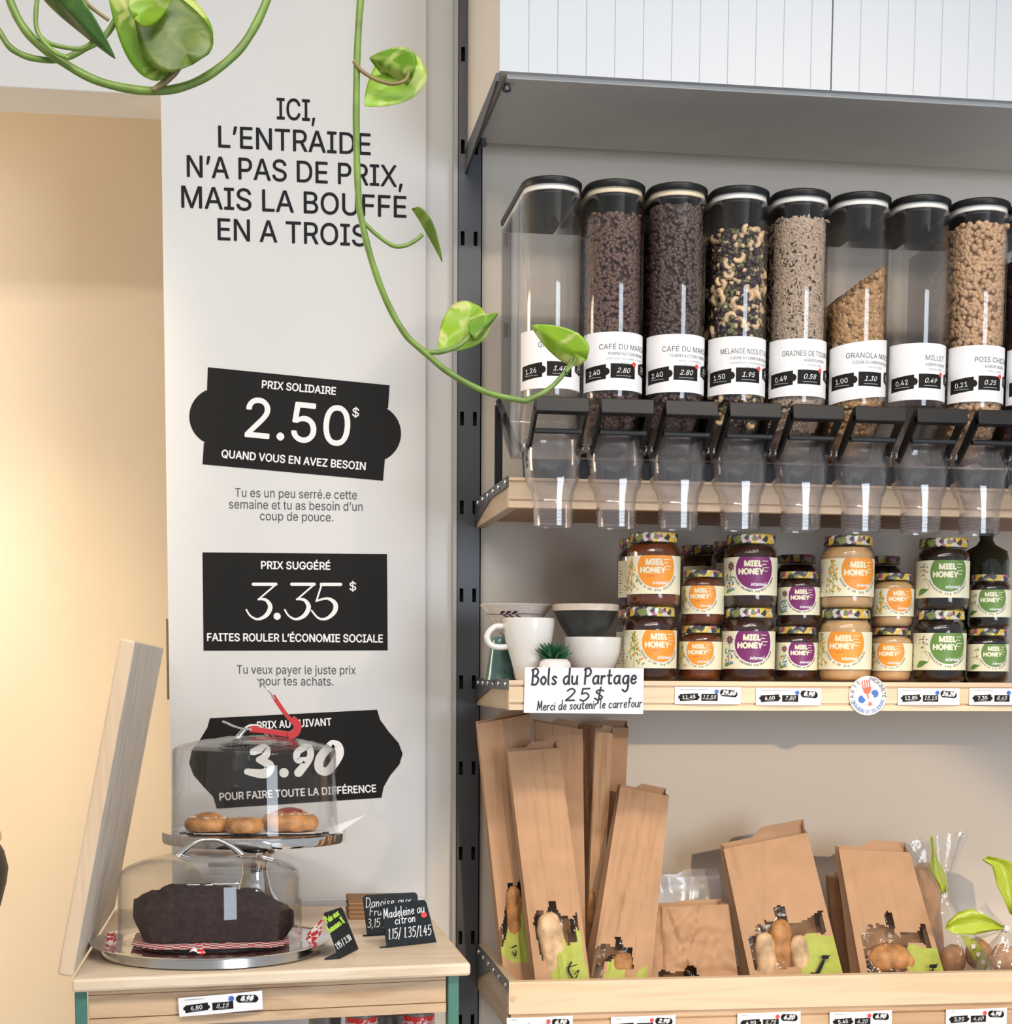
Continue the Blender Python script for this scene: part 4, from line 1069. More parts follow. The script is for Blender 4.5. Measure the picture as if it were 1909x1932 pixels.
# handwritten card
card = [at(988, 1345, YF-.003), at(1213, 1347, YF-.003), at(1214.5, 1261, YF-.004), at(990.5, 1259, YF-.004)]
t = thing('sign_card', 'white handwritten card reading Bols du Partage 25$ hung on the shelf rail', 'sign', card[0])
mb = MB(); mb.hexa([p-card[0] for p in (card[0], card[1], card[1]+Vector((0, .0008, 0)), card[0]+Vector((0, .0008, 0)), card[3], card[2], card[2]+Vector((0, .0008, 0)), card[3]+Vector((0, .0008, 0)))])
mb.build('card', M['paper'], t, smooth=0)
nf = (card[1]-card[0]).cross(card[3]-card[0]).normalized()
if nf.y > 0: nf = -nf
f0 = pxface(card[0]+nf*.0003, nf); fcard = lambda x, y, h: f0(x, y, h)-card[0]
fl = Flat(); fl.hand('Bols du Partage', 1003, -1291.5, 15, 3.6, 'marker', 1, fit=196, slant=.12, space=.45, rot=.01)
fl.build('title', fcard, M, t, smooth=0)
fl = Flat(); fl.hand('25$', 1066, -1322, 11.5, 3.0, 'marker', 1, fit=70, slant=.12, space=.6); fl.build('price', fcard, M, t, smooth=0)
fl = Flat(); fl.hand('Merci de soutenir le carrefour', 1013, -1340.5, 9.0, 1.9, 'marker', 1, fit=197, slant=.2, space=.42, rot=.035); fl.build('thanks_line', fcard, M, t, smooth=0)
# round badge
pb = at(1637.5, 1312.5, YF-.004); rb = ppx(38.5, YF)
t = thing('round_badge', 'round white badge with an orange fork and blue petals on the shelf rail', 'badge', pb)
mb = MB(); mb.lathe([(rb, 0), (rb, .0018), (rb-.0006, .0022)], 48); o = mb.build('disc', M['paper'], t, smooth=40); o.rotation_euler = (PI/2, 0, 0)
o.location = (0, .0025, 0)
u = rb/38.5; fl = Flat()
fl.arc('CARTE', 0, 0, 29*u, R(202), R(128), 7.5*u, 'greyink', 1, True)
fl.arc('PROXIMITÉ', 0, 0, 29*u, R(82), R(-2), 7.5*u, 'greyink', 1, True)
fl.arc('FERMIÈRE ET SOLIDAIRE', 0, 0, 35*u, R(206), R(344), 6.5*u, 'bluep', 1)
fl.build('lettering', plane((0, 0, 0)), M, t)
fl = Flat()
fk = lambda x, y: ((x-543)*.19853*u, -(y-1625)*.19853*u)
fl.poly([fk(485, 1550), fk(570, 1535), fk(575, 1570), fk(560, 1600), fk(545, 1610), fk(553, 1640), fk(545, 1668), fk(536, 1640), fk(530, 1612), fk(500, 1600)], 'fork', 1)
for a_, b_ in (((478, 1485), (490, 1555)), ((500, 1475), (512, 1550)), ((524, 1472), (538, 1548)), ((546, 1475), (564, 1545))):
    fl.stroke([[fk(*a_), fk(*b_)]], 2.6*u, 'fork', 1)
fl.build('fork_motif', plane((0, 0, 0)), M, t)
for cx, cy, sx in ((480, 1660, 1), (612, 1605, -1)):
    fl = Flat(); q = []
    for j in range(26):
        a = 2*PI*j/26; r_ = 38*(1-.45*max(0, math.cos(a-(-.7 if sx > 0 else 2.5)))**6)
        q.append(fk(cx+r_*math.cos(a), cy+r_*math.sin(a)))
    fl.poly(q, 'bluedot', 1); fl.build('blue_petal', plane((0, 0, 0)), M, t)
fl = Flat(); fl.poly([fk(566+(30 if j % 2 == 0 else 14)*math.cos(j*PI/5+.3), 1706+(30 if j % 2 == 0 else 14)*math.sin(j*PI/5+.3)) for j in range(10)], 'fork', 1)
fl.build('star', plane((0, 0, 0)), M, t)
# ------------------------------------------------------------------ paper bags in the tray shelf
def inpoly(x, y, p):
    c = False; j = len(p)-1
    for i in range(len(p)):
        xi, yi = p[i]; xj, yj = p[j]
        if (yi > y) != (yj > y) and x < (xj-xi)*(y-yi)/(yj-yi)+xi: c = not c
        j = i
    return c
def bag(label, q, Yb, Yt, thick, seed, win=(), green=(), ink=(), mat='kraft', nu=36, nv=84, rough=.0022, flap=.012, crump=0, group='brown paper bread bags in the tray shelf', name='paper_bag', cat='paper bag', topth=.35):
    BL, BR, TR, TL = q; rnd = random.Random(seed); off = Vector((seed*3.7, seed*1.3, seed*.7))
    base = at((BL[0]+BR[0])/2, (BL[1]+BR[1])/2, Yb+thick/2)
    wd = (at(BR[0], BR[1], Yb)-at(BL[0], BL[1], Yb)).length
    creases = [(rnd.uniform(.1, .9), rnd.uniform(-.5, .5), rnd.uniform(.02, .05), rnd.uniform(-1, 1)) for _ in range(4)]
    def px(s, t):
        x = (BL[0]*(1-s)+BR[0]*s)*(1-t)+(TL[0]*(1-s)+TR[0]*s)*t
        y = (BL[1]*(1-s)+BR[1]*s)*(1-t)+(TL[1]*(1-s)+TR[1]*s)*t
        return x, y
    def front(s, t):
        x, y = px(s, t)
        n1 = noise.noise(Vector((s*3, t*5, 0))+off); n2 = noise.noise(Vector((s*7, t*12, 3))+off)
        edge = min(1, 6*min(s, 1-s)+.15)
        d = (n1*rough*2.0+n2*rough*.45)*edge + thick*.16*math.sin(PI*s)*(1-.6*t)
        for c0, sl, w_, am in creases:
            k = (s-c0-sl*(t-.5))/w_
            d += am*rough*1.1*math.exp(-k*k)
        if crump: d += crump*(abs(noise.noise(Vector((s*4, t*4, 9))+off))-.2)
        return at(x, y, Yb+(Yt-Yb)*t - d)
    def th(t): return thick*(1-(1-topth)*t)
    def back(s, t):
        p = front(s, t); w0 = front(s, t)
        x, y = px(s, t); p = at(x, y, Yb+(Yt-Yb)*t)
        f_ = flap*t if t > .95 else 0
        return p+Vector((0, th(t)+.004*noise.noise(Vector((s*4, t*6, 5))+off), 0))+Vector((0, 0, f_ if s > .45 else f_*.3))
    rows = []
    for j in range(nv+1):
        t = j/nv; r_ = [front(i/nu, t) for i in range(nu+1)]
        m_ = (front(1, t)+back(1, t))/2; m_.x -= th(t)*.22
        m2 = (front(0, t)+back(0, t))/2; m2.x += th(t)*.22
        r_.append(m_); r_ += [back(1-i/8, t) for i in range(9)]; r_.append(m2)
        rows.append([p-base for p in r_])
    n = len(rows[0]); V = [p for r_ in rows for p in r_]
    paper = MB(); film = MB()
    paper.v = [tuple(p) for p in V]
    fv = []
    for j in range(nv):
        for i in range(n):
            k = (i+1) % n; f = (j*n+i, j*n+k, (j+1)*n+k, (j+1)*n+i); mi = 0
            if i < nu:
                x, y = px((i+.5)/nu, (j+.5)/nv)
                if any(inpoly(x, y, g) for g in green): mi = 1
                elif any(inpoly(x, y, w_) for w_ in win): fv.append(f); continue
            paper.f.append(f); paper.m.append(mi)
    paper.f.append(tuple(range(n))[::-1]); paper.m.append(0)
    t = thing(name, label, cat, base, group)
    paper.build('paper', [M[mat], M['lime']], t, smooth=35, fix=False)
    if fv:
        film.v = [tuple(p) for p in V]; film.f = fv; film.m = [0]*len(fv)
        o = film.build('window', M['window_film'], t, smooth=60, fix=False)
        bm = bmesh.new(); bm.from_mesh(o.data); bmesh.ops.delete(bm, geom=[v for v in bm.verts if not v.link_faces], context='VERTS'); bm.to_mesh(o.data); bm.free()
    if ink:
        nf = (at(BR[0], BR[1], Yb)-at(BL[0], BL[1], Yb)).cross(at(TL[0], TL[1], Yt)-at(BL[0], BL[1], Yb)).normalized()
        if nf.y > 0: nf = -nf
        f0 = pxface(at(BL[0], BL[1], Yb)+nf*(thick*.16+rough*3+.001), nf)
        fl = Flat()
        for ln in ink: fl.stroke([[(x, -y, w_) for x, y, w_ in ln]], 2, 'ink', 1)
        fl.build('printed_mark', lambda x, y, h: f0(x, y, h)-base, M, t, smooth=0)
    return t
bag('tall baguette bag at the far left of the tray, behind the upright front one', [(955, 1885), (1012, 1885), (1000, 1347), (900, 1366)], 2.722, 2.815, .05, 1,
    win=[[(932, 1790), (940, 1760), (950, 1735), (955, 1700), (958, 1668), (966, 1662), (970, 1675), (984, 1655), (984, 1760), (962, 1760), (945, 1790)]],
    green=[[(945, 1800), (960, 1745), (975, 1715), (984, 1690), (1000, 1700), (1000, 1815), (965, 1815)]], ink=[[(966, 1788, 3), (974, 1784, 3)], [(967, 1796, 2), (972, 1803, 3), (974, 1794, 2)]])
bag('tallest front baguette bag, with a bread window above green printed houses', [(1014, 1885), (1118, 1885), (1055, 1411), (958, 1418)], 2.645, 2.74, .055, 2,
    win=[[(1006, 1740), (1010, 1722), (1020, 1715), (1026, 1722), (1034, 1718), (1036, 1700), (1048, 1703), (1052, 1718), (1060, 1728), (1078, 1732), (1088, 1722), (1096, 1780), (1090, 1800), (1070, 1780), (1050, 1764), (1040, 1790), (1022, 1812)]],
    green=[[(1040, 1850), (1038, 1805), (1048, 1764), (1058, 1760), (1070, 1785), (1080, 1778), (1096, 1782), (1112, 1850)], [(1086, 1752), (1094, 1755), (1100, 1790), (1090, 1780)]],
    ink=[[(1078, 1815, 3), (1072, 1830, 4), (1080, 1845, 3)], [(1070, 1826, 2), (1088, 1820, 2)], [(1084, 1838, 2), (1092, 1830, 2), (1086, 1846, 2)]])
bag('baguette bag standing directly behind the tallest front bag', [(1030, 1880), (1106, 1880), (1099, 1376), (1009, 1361)], 2.745, 2.82, .04, 3)
bag('wide baguette bag at the back, right of the tallest bags', [(1095, 1880), (1160, 1880), (1186, 1373), (1099, 1371)], 2.86, 2.90, .035, 4, mat='kraft')
bag('narrow folded baguette bag squeezed between taller bags, slit window low down', [(1104, 1880), (1126, 1880), (1157, 1384), (1123, 1378)], 2.79, 2.835, .02, 5, mat='kraft2', nu=16,
    win=[[(1101, 1686), (1110, 1680), (1122, 1684), (1124, 1740), (1114, 1790), (1103, 1800)]])
bag('shorter leaning baguette bag with folded top, right of the tall group', [(1108, 1885), (1224, 1885), (1262, 1502), (1170, 1484)], 2.66, 2.79, .06, 6, rough=.004,
    win=[[(1120, 1800), (1124, 1788), (1140, 1780), (1160, 1786), (1161, 1765), (1172, 1768), (1175, 1788), (1192, 1785), (1195, 1830), (1175, 1826), (1160, 1812), (1142, 1815), (1134, 1850), (1113, 1850)]],
    green=[[(1140, 1850), (1146, 1816), (1156, 1810), (1170, 1815), (1178, 1830), (1180, 1850)], [(1198, 1850), (1198, 1838), (1220, 1820), (1222, 1850)]])
bag('crumpled low paper bag between the baguettes and the wide bag', [(1228, 1885), (1398, 1885), (1374, 1706), (1229, 1712)], 2.70, 2.78, .08, 7, rough=.006, crump=.016, topth=.5, flap=.004, nv=50,
    win=[[(1242, 1842), (1245, 1831), (1256, 1831), (1266, 1835), (1272, 1838), (1274, 1832), (1293, 1834), (1293, 1824), (1302, 1821), (1312, 1825), (1318, 1842)]])
bag('wide paper bag with a jagged window showing floured loaves', [(1424, 1885), (1602, 1885), (1523, 1571), (1365, 1602)], 2.68, 2.80, .065, 8, flap=.022, nu=46,
    win=[[(1411.7, 1765), (1425, 1765), (1425, 1755), (1429, 1743), (1441, 1748), (1442, 1737), (1461.5, 1739), (1459.5, 1714.5), (1469.6, 1707), (1479, 1712), (1486, 1741), (1498, 1743), (1518, 1736), (1545, 1718.5), (1551, 1718), (1558, 1765), (1545, 1761), (1530, 1759), (1512, 1767), (1512, 1822), (1439, 1835), (1423, 1830)]],
    green=[[(1512, 1767), (1532, 1759), (1545, 1765), (1575, 1767), (1590, 1810), (1588, 1850), (1512, 1850)]],
    ink=[[(1530, 1835, 2), (1540, 1838, 7), (1550, 1820, 7), (1555, 1810, 3)], [(1553, 1806, 8), (1560, 1806, 8)], [(1562, 1804, 2), (1566, 1803, 2)]])
bag('paper bag with a jagged window showing a brown roll, next to the cellophane', [(1632, 1885), (1795, 1885), (1716, 1608), (1582, 1602)], 2.68, 2.80, .06, 9, flap=.016, nu=46,
    win=[[(1622, 1760), (1633, 1762), (1635, 1745), (1644, 1743), (1652, 1756), (1652, 1741), (1667, 1745), (1673, 1752), (1668, 1724), (1673, 1718), (1683, 1724), (1689, 1760), (1698, 1768), (1697, 1758), (1716, 1760), (1735, 1756), (1735, 1743), (1744, 1743), (1758, 1789), (1750, 1789), (1742, 1780), (1714, 1778), (1710, 1791), (1710, 1833), (1675, 1838), (1635, 1834)]],
    green=[[(1712, 1787), (1723, 1781), (1742, 1789), (1771, 1789), (1784, 1850), (1716, 1850)]],
    ink=[[(1756, 1823, 7), (1764, 1823, 8)], [(1760, 1828, 3), (1757, 1836, 4)], [(1766, 1820, 2), (1769, 1819, 2)]])
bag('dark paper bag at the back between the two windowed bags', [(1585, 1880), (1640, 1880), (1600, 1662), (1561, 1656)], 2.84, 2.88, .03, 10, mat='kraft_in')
bag('plain paper bag at the back, right of the brown roll bag', [(1735, 1880), (1790, 1880), (1768, 1641), (1712, 1641)], 2.87, 2.91, .04, 11, mat='kraft')
bag('pale translucent bag at the back behind the crumpled bag', [(1235, 1880), (1372, 1880), (1358, 1652), (1232, 1656)], 2.86, 2.90, .03, 12, mat='milky', name='cellophane_bag', cat='plastic bag')
def bread(name, label, pts, Y, r, mat, fl_=.75, seed=0, cat='bread', group=None):
    """a loaf along px points (x, y)"""
    P = spline([at(x, y, Y) for x, y in pts], 14)
    n = len(P); c = sum(P, Vector())/n; mb = MB(); rr = []
    for i in range(n):
        t = i/(n-1); rr.append(max(.1, (1-abs(2*t-1)**3.5))**.5*ppx(r, Y)*(1+.035*math.sin(t*30+seed)+.06*noise.noise(Vector((t*6, seed, 0)))))
    mb.tube([p-c for p in P], rr, 24, 0, fl_)
    mb.v = [tuple(Vector(q)*(1+.0)+Vector((noise.noise(Vector(q)*130+Vector((seed, 0, 0))), noise.noise(Vector(q)*130+Vector((0, 5, seed))), 0))*.0014) for q in mb.v]
    o = mb.build(name, M[mat], None, smooth=60, loc=None); o.location = c
    return tag(o, label, cat, group)
bread('baguette', 'pale crusty baguette in the window of the tallest front bag', [(1032, 1722), (1044, 1790), (1062, 1880)], 2.67, 30, 'crust_pale')
bread('baguette', 'dark crusted baguette in the window of the leftmost bag', [(968, 1672), (974, 1760), (980, 1870)], 2.752, 20, 'crust')
bread('baguette', 'dark baguette seen through the slit of the narrow bag', [(1116, 1680), (1114, 1780), (1116, 1870)], 2.80, 10, 'crust')
bread('baguette', 'golden baguette end low in the shorter leaning bag', [(1172, 1798), (1178, 1840), (1180, 1880)], 2.69, 28, 'crust')
for i, (a_, b_, lb) in enumerate((((1440, 1760), (1452, 1870), 'floured loaf at the left of the wide bag window'), ((1470, 1735), (1482, 1870), 'floured loaf in the middle of the wide bag window'), ((1505, 1765), (1515, 1870), 'floured loaf at the right of the wide bag window'))):
    bread('long_loaf', lb, [a_, ((a_[0]+b_[0])/2, (a_[1]+b_[1])/2), b_], 2.712+.012*(i % 2), (24, 27, 22)[i], ('crust_pale', 'crust', 'crust_pale')[i], .8, i, group='loaves in the wide paper bag')
bread('bread_roll', 'round brown roll in the window beside the cellophane bags', [(1640, 1822), (1680, 1806), (1720, 1826)], 2.718, 32, 'crust', .8)
# cellophane bags with buns at the right end
def ribbon(name, parent, rows, mat, base, sm=60):
    mb = MB(); n = len(rows[0]); v = [p-base for r_ in rows for p in r_]
    f = [(j*n+i, j*n+i+1, (j+1)*n+i+1, (j+1)*n+i) for j in range(len(rows)-1) for i in range(n-1)]
    mb.add(v, f); o = mb.build(name, M[mat], parent, smooth=sm, fix=False)
    sd = o.modifiers.new('thickness', 'SOLIDIFY'); sd.thickness = .0006
    return o
def cello(label, tie, Y, body, fan, seed):
    tp = at(tie[0], tie[1], Y); t = thing('cellophane_bag', label, 'plastic bag', (tp.x, Y, ZT-.05), 'cellophane bags of buns at the right end of the tray')
    base = Vector(t.location); off = Vector((seed*2.1, 0, 0))
    def ring(c, rx, ry, k, am, ax):
        o = []
        for j in range(40):
            a = 2*PI*j/40; w_ = 1+am*noise.noise(Vector((math.cos(a)*2.2, math.sin(a)*2.2, k))+off)+am*.5*math.sin(7*a+k)
            o.append(c+ax[0]*(rx*math.cos(a)*w_)+ax[1]*(ry*math.sin(a)*w_)-base)
        return o
    X, Yv = Vector((1, 0, 0)), Vector((0, 1, 0))
    mb = MB(); rings = []
    for k, (x, y, rx, ry) in enumerate(body):
        rings.append(ring(at(x, y, Y), ppx(rx, Y), ppx(ry, Y), k*.35, .12, (X, Yv)))
    mb.loft(rings, 0, True, True, False); mb.build('film', M['film'], t, smooth=70)
    mb = MB(); rings = []
    (fx, fy, fr) = fan; d = (at(fx, fy, Y)-tp); L_ = d.length; d.normalize(); sx = d.cross(Yv).normalized()
    for k in range(8):
        q = k/7; rings.append(ring(tp+d*L_*q, .004+ppx(fr, Y)*q**1.1, .004+ppx(fr, Y)*.35*q, 4+k*.15, .1+.25*q, (sx, Yv)))
    mb.loft(rings, 0, True, False, False); mb.build('gathered_top', M['film'], t, smooth=70)
    mb = MB(); mb.tube([tp-base+d*(-.004), tp-base+d*.004], .0065, 12); mb.build('tie', M['tie'], t)
    return t, base
tA, bA = cello('cellophane bag tied upright with a lime ribbon leaf', (1780, 1688), 2.80, [(1815, 1885, 48, 40), (1812, 1840, 56, 44), (1806, 1790, 52, 40), (1796, 1740, 36, 30), (1785, 1705, 16, 14), (1780, 1689, 5, 5)], (1765, 1580, 58), 1)
def sheet(pl, Y, wob=.004, seed=0):
    """pl: rows of px pairs (left, right)"""
    rows = []
    for j, (a, b) in enumerate(pl):
        rows.append([at(a[0]+(b[0]-a[0])*i/6, a[1]+(b[1]-a[1])*i/6, Y+wob*math.sin(i*1.3+j*.8+seed)) for i in range(7)])
    return rows
ribbon('lime_ribbon', tA, sheet([((1755, 1577), (1760, 1580)), ((1756, 1615), (1768, 1620)), ((1752, 1640), (1785, 1650)), ((1770, 1668), (1788, 1672)), ((1778, 1686), (1784, 1688))], 2.795), 'ribbon', bA)
ribbon('white_square_tag', tA, sheet([((1812, 1764), (1838, 1772)), ((1828, 1795), (1852, 1790)), ((1842, 1820), (1866, 1815)), ((1848, 1850), (1880, 1846))], 2.745, .001), 'lime', bA)
fl = Flat()
for x, y in ((1836, 1786), (1846, 1801), (1855, 1816), (1864, 1830)):
    fl.poly([(x-5, -y+3), (x+3, -y+5), (x+5, -y-3), (x-3, -y-5)], 'paper', 1)
f0 = pxface(at(1840, 1800, 2.742), (0, -1, 0)); fl.build('white_squares', lambda x, y, h: f0(x, y, h)-bA, M, tA, smooth=0)
tB, bB = cello('cellophane bag cut off by the right edge, tied with a wide lime bow', (1896, 1752), 2.672, [(1900, 1885, 60, 40), (1900, 1835, 62, 42), (1898, 1795, 44, 34), (1897, 1768, 18, 16), (1896, 1753, 5, 5)], (1846, 1738, 34), 2)
ribbon('lime_bow', tB, sheet([((1786, 1741), (1784, 1752)), ((1806, 1722), (1800, 1762)), ((1832, 1714), (1836, 1764)), ((1862, 1728), (1866, 1758)), ((1893, 1748), (1893, 1754))], 2.655, .005, 2), 'ribbon', bB)
ribbon('lime_ribbon', tB, sheet([((1853, 1622), (1864, 1615)), ((1872, 1635), (1900, 1622)), ((1880, 1670), (1925, 1640)), ((1895, 1700), (1930, 1690)), ((1905, 1725), (1925, 1730))], 2.76, .005, 3), 'ribbon', bB)
for i, (x, y, Y, lb) in enumerate(((1797, 1810, 2.795, 'brown bun at the left inside the upright cellophane bag'), (1846, 1800, 2.80, 'brown bun at the right inside the upright cellophane bag'), (1893, 1808, 2.675, 'brown bun inside the cellophane bag at the right edge'))):
    mb = MB(); r_ = ppx(27, Y); mb.ball((0, 0, 0), r_, r_, r_*1.15, 0, 24, 14)
    mb.v = [tuple(Vector(p)*(1+.10*noise.noise(Vector(p)*60+Vector((i, 0, 0))))) for p in mb.v]
    o = mb.build('bun', M['crust'], None, smooth=80); o.location = at(x, y, Y)
    tag(o, lb, 'bun', 'buns in cellophane')
# ------------------------------------------------------------------ cake table
ZTB = .90
FL, FR = atz(135, 1848, ZTB), atz(888, 1817, ZTB)
ang = math.atan2(FR.y-FL.y, FR.x-FL.x)
BRt = atz(808, 1723, ZTB); BRt = FR+(BRt-FR)*((YP-.016-FR.y)/(BRt.y-FR.y))
BLt = atz(222, 1706, ZTB); BLt = FL+(BLt-FL)*((YP-.016-FL.y)/(BLt.y-FL.y))
t = thing('cake_table', 'small pine table with green legs holding the cakes in front of the pillar', 'table', (FL.x, FL.y, 0))
L = t.location
mb = MB()
tk = .0185
mb.hexa([(p.x-L.x, p.y-L.y, ZTB-tk) for p in (FL, FR, BRt, BLt)]+[(p.x-L.x, p.y-L.y, ZTB) for p in (FL, FR, BRt, BLt)])
mb.build('tabletop', M['ash'], t, bev=.004, smooth=0)
ux = (FR-FL).normalized(); uy = Vector((-ux.y, ux.x, 0)); Wt = (FR-FL).length
def TL_(u, v, z): p = ux*u+uy*v; return (p.x, p.y, z)
lw = ppx(22, 2.3)
for nm, u, v in (('leg', .004, .012), ('leg', Wt-.014-lw, .012), ('leg', max(.03, (BLt-FL).dot(ux)*.55/(BLt-FL).dot(uy)+.02), .55), ('leg', Wt+(BRt-FR).dot(ux)*.52/(BRt-FR).dot(uy)-.02-lw, .52)):
    mb = MB(); mb.hexa([TL_(u, v, 0), TL_(u+lw, v, 0), TL_(u+lw, v+lw, 0), TL_(u, v+lw, 0), TL_(u, v, ZTB-tk), TL_(u+lw, v, ZTB-tk), TL_(u+lw, v+lw, ZTB-tk), TL_(u, v+lw, ZTB-tk)])
    mb.build(nm, M['green_paint'], t, bev=.001, smooth=0)
u0, u1 = .006+lw, Wt-.016-lw
zr = [ZTB-tk-ppx(q, 2.3) for q in (0, 10, 11.5, 54, 56, 74)]
prof = [(.018, zr[0]), (.018, zr[1]), (.022, zr[1]), (.022, zr[2]), (.018, zr[2]), (.018, zr[3]), (.023, zr[3]), (.023, zr[4]), (.016, zr[4]), (.016, zr[5]), (.03, zr[5]), (.03, zr[0])]
mb = MB(); n = len(prof)
mb.loft([[TL_(u, a, z) for a, z in prof] for u in (u0, u1)], 0); mb.build('front_rail', M['ash_rail'], t, smooth=0)
mb = MB(); zs_ = .665
mb.hexa([TL_(u0, .03, zs_-.015), TL_(u1, .03, zs_-.015), TL_(u1-.03, .5, zs_-.015), TL_(u0, .5, zs_-.015), TL_(u0, .03, zs_), TL_(u1, .03, zs_), TL_(u1-.03, .5, zs_), TL_(u0, .5, zs_)])
mb.build('lower_shelf', M['ash_rail'], t, smooth=0)
yrail = (FL+ux*(Wt*.37)+uy*.016).y
price_tag(338, 1875, 495, 1911, ('6.80', '8.15', '8.98'), 'bluedot', 'white price tag reading 6.80 and 8.15 on the cake table rail', yrail-.005, -7.5, 'printed price tag on the table rail', head='SIROP D’ÉRABLE 540 ML')
for o in list(bpy.data.objects):
    if o.name.startswith('price_tag') and o.get('label', '').startswith('white price tag reading 6.80'):
        o.rotation_euler = (0, 0, ang); del o['group']
# syrup tins under the table
def tin(px, py, Y, label, mat, red):
    p = at(px, py, Y); r = ppx(31, Y)
    tt = thing('syrup_tin', label, 'tin', (p.x, Y, zs_), 'tins on the lower shelf of the cake table')
    H = p.z-zs_
    mb = MB(); mb.lathe([(r-.002, 0), (r, .001), (r, H-.002), (r-.002, H), (r-.003, H-.003)], 28); mb.build('can', M['grey'], tt, smooth=40)
    if red:
        fl = Flat(); fl.rect(-r*1.4, .006, r*1.4, H-.006, 'redp', 0, 20)
        fl.hand('Sirop d\'érable', 0, H-.019, .0052, .0014, 'paper', 1, align='C', slant=.3, space=.3)
        fl.build('label', cyl((0, 0), r+.0003, 0), M, tt, smooth=0)
tin(682, 1908, 2.42, 'red labelled syrup tin under the table, nearer its middle', 'redp', True)
tin(789, 1905, 2.43, 'red labelled syrup tin under the table, beside the right green leg', 'redp', True)
tin(613, 1912, 2.49, 'plain grey tin under the table, farthest from the right leg', 'grey', False)
tin(735, 1910, 2.50, 'plain grey tin between the two red tins under the table', 'grey', False)
# leaning board
B0, A0 = atz(137, 1844, ZTB+.001), at(112, 1841, 2.262)
th_ = .0205
Bt = at(257, 1210, 2.30); Ct = at(315, 1231, YP-.012)
lean = Vector((Bt.x-B0.x, 0, Bt.z-B0.z))
hd_ = lean.normalized(); nl = Vector((-hd_.z, 0, hd_.x))       # towards the left
bk = Vector((Ct.x-Bt.x, Ct.y-Bt.y, 0)); bk.x = min(bk.x, BLt.x-FL.x-.0)
P0 = Vector((B0.x, B0.y, ZTB+.001))
mb = MB()
pts = [P0, P0+nl*th_, P0+nl*th_+bk, P0+bk, P0+lean, P0+lean+nl*th_, P0+lean+nl*th_+bk, P0+lean+bk]
mb.hexa([p-P0 for p in (pts[1], pts[0], pts[3], pts[2], pts[5], pts[4], pts[7], pts[6])])
o = mb.build('leaning_board', [M['board'], M['board_edge']], None, bev=.003, smooth=0)
for p in o.data.polygons:
    if abs(p.normal.y) > .7: p.material_index = 1
o.location = P0
tag(o, 'thick weathered wooden board leaning from the table edge against the white pillar', 'board')

# ---- low platter with chocolate cake
YC = 2.479
pc = at(399, 1775, YC); xc_ = pc.x
t = thing('cake_platter', 'low polished steel platter in front, under the chocolate cake', 'platter', (xc_, YC, ZTB))
mb = MB(); mb.lathe([(.001, .0005), (.155, .0005), (.158, .002), (.157, .014)], 64, cap1=False); mb.build('base', M['brushed'], t, smooth=50)
mb = MB(); mb.lathe([(.001, .0145), (.150, .0145), (.165, .0155), (.1735, .0185), (.1738, .0195), (.165, .0172), (.150, .016), (.001, .016)], 64); mb.build('plate', M['chrome'], t, smooth=50)
def dome(name, label, x, y, z, prof, hw, hh, th=.0022):
    t = thing(name, label, 'cake dome', (x, y, z))
    out = prof; inn = [(max(r-th, .001), zz_-(th if r < prof[0][0]*.9 else 0)) for r, zz_ in prof]
    mb = MB(); mb.lathe(out, 64, cap0=False, cap1=False); mb.lathe(inn, 64, cap0=False, cap1=False)
    mb.lathe([out[0], inn[0]], 64, cap0=False, cap1=False)
    mb.build('cover', M['acrylic'], t, smooth=45)
    zt = prof[-1][1]
    mb = MB()
    P = spline([(-hw, .0, zt-.005), (-hw*.72, 0, zt+hh*.35), (-hw*.3, 0, zt+hh*.93), (0, 0, zt+hh), (hw*.3, 0, zt+hh*.93), (hw*.72, 0, zt+hh*.35), (hw, 0, zt-.005)], 6)
    mb.tube(P, [.0025+.0035*abs(i/(len(P)-1)*2-1)**2 for i in range(len(P))], 10)
    mb.build('handle', M['chrome'], t, smooth=60)
    return t
dome('cake_dome', 'clear dome over the chocolate cake, in front on the low platter', xc_-.001, YC, ZTB+.0202, [(.1335, 0), (.1325, .040), (.1318, .090), (.129, .099), (.120, .106), (.095, .116), (.06, .123), (.03, .126), (.001, .127)], .046, .018)
# checkered paper under the cake
mt, nt, b = newmat('checkered_paper'); tc = nt.nodes.new('ShaderNodeTexCoord'); ck = nt.nodes.new('ShaderNodeTexChecker'); ck.inputs['Scale'].default_value = 95
ck.inputs[1].default_value = (.60, .03, .04, 1); ck.inputs[2].default_value = (.85, .80, .78, 1); nt.links.new(tc.outputs['Object'], ck.inputs['Vector']); nt.links.new(ck.outputs[0], b.inputs['Base Color']); M['check'] = mt
mb = MB(); N = 26; v = []; a_ = .112
for j in range(N+1):
    for i in range(N+1):
        x, y = -a_+2*a_*i/N, (-a_+2*a_*j/N)*.86
        xx, yy = x, y
        rr = math.hypot(xx, yy); z = .0205+.0012*noise.noise(Vector((x*40, y*40, 0)))
        v.append((xx, yy, z))
mb.add(v, [(j*(N+1)+i, j*(N+1)+i+1, (j+1)*(N+1)+i+1, (j+1)*(N+1)+i) for j in range(N) for i in range(N) if math.hypot(v[j*(N+1)+i][0], v[j*(N+1)+i][1]) < .127])
o = mb.build('checkered_paper', M['check'], None, smooth=60, fix=False); o.location = (xc_, YC, ZTB)
tag(o, 'red and white checkered paper sheet under the chocolate cake', 'paper')
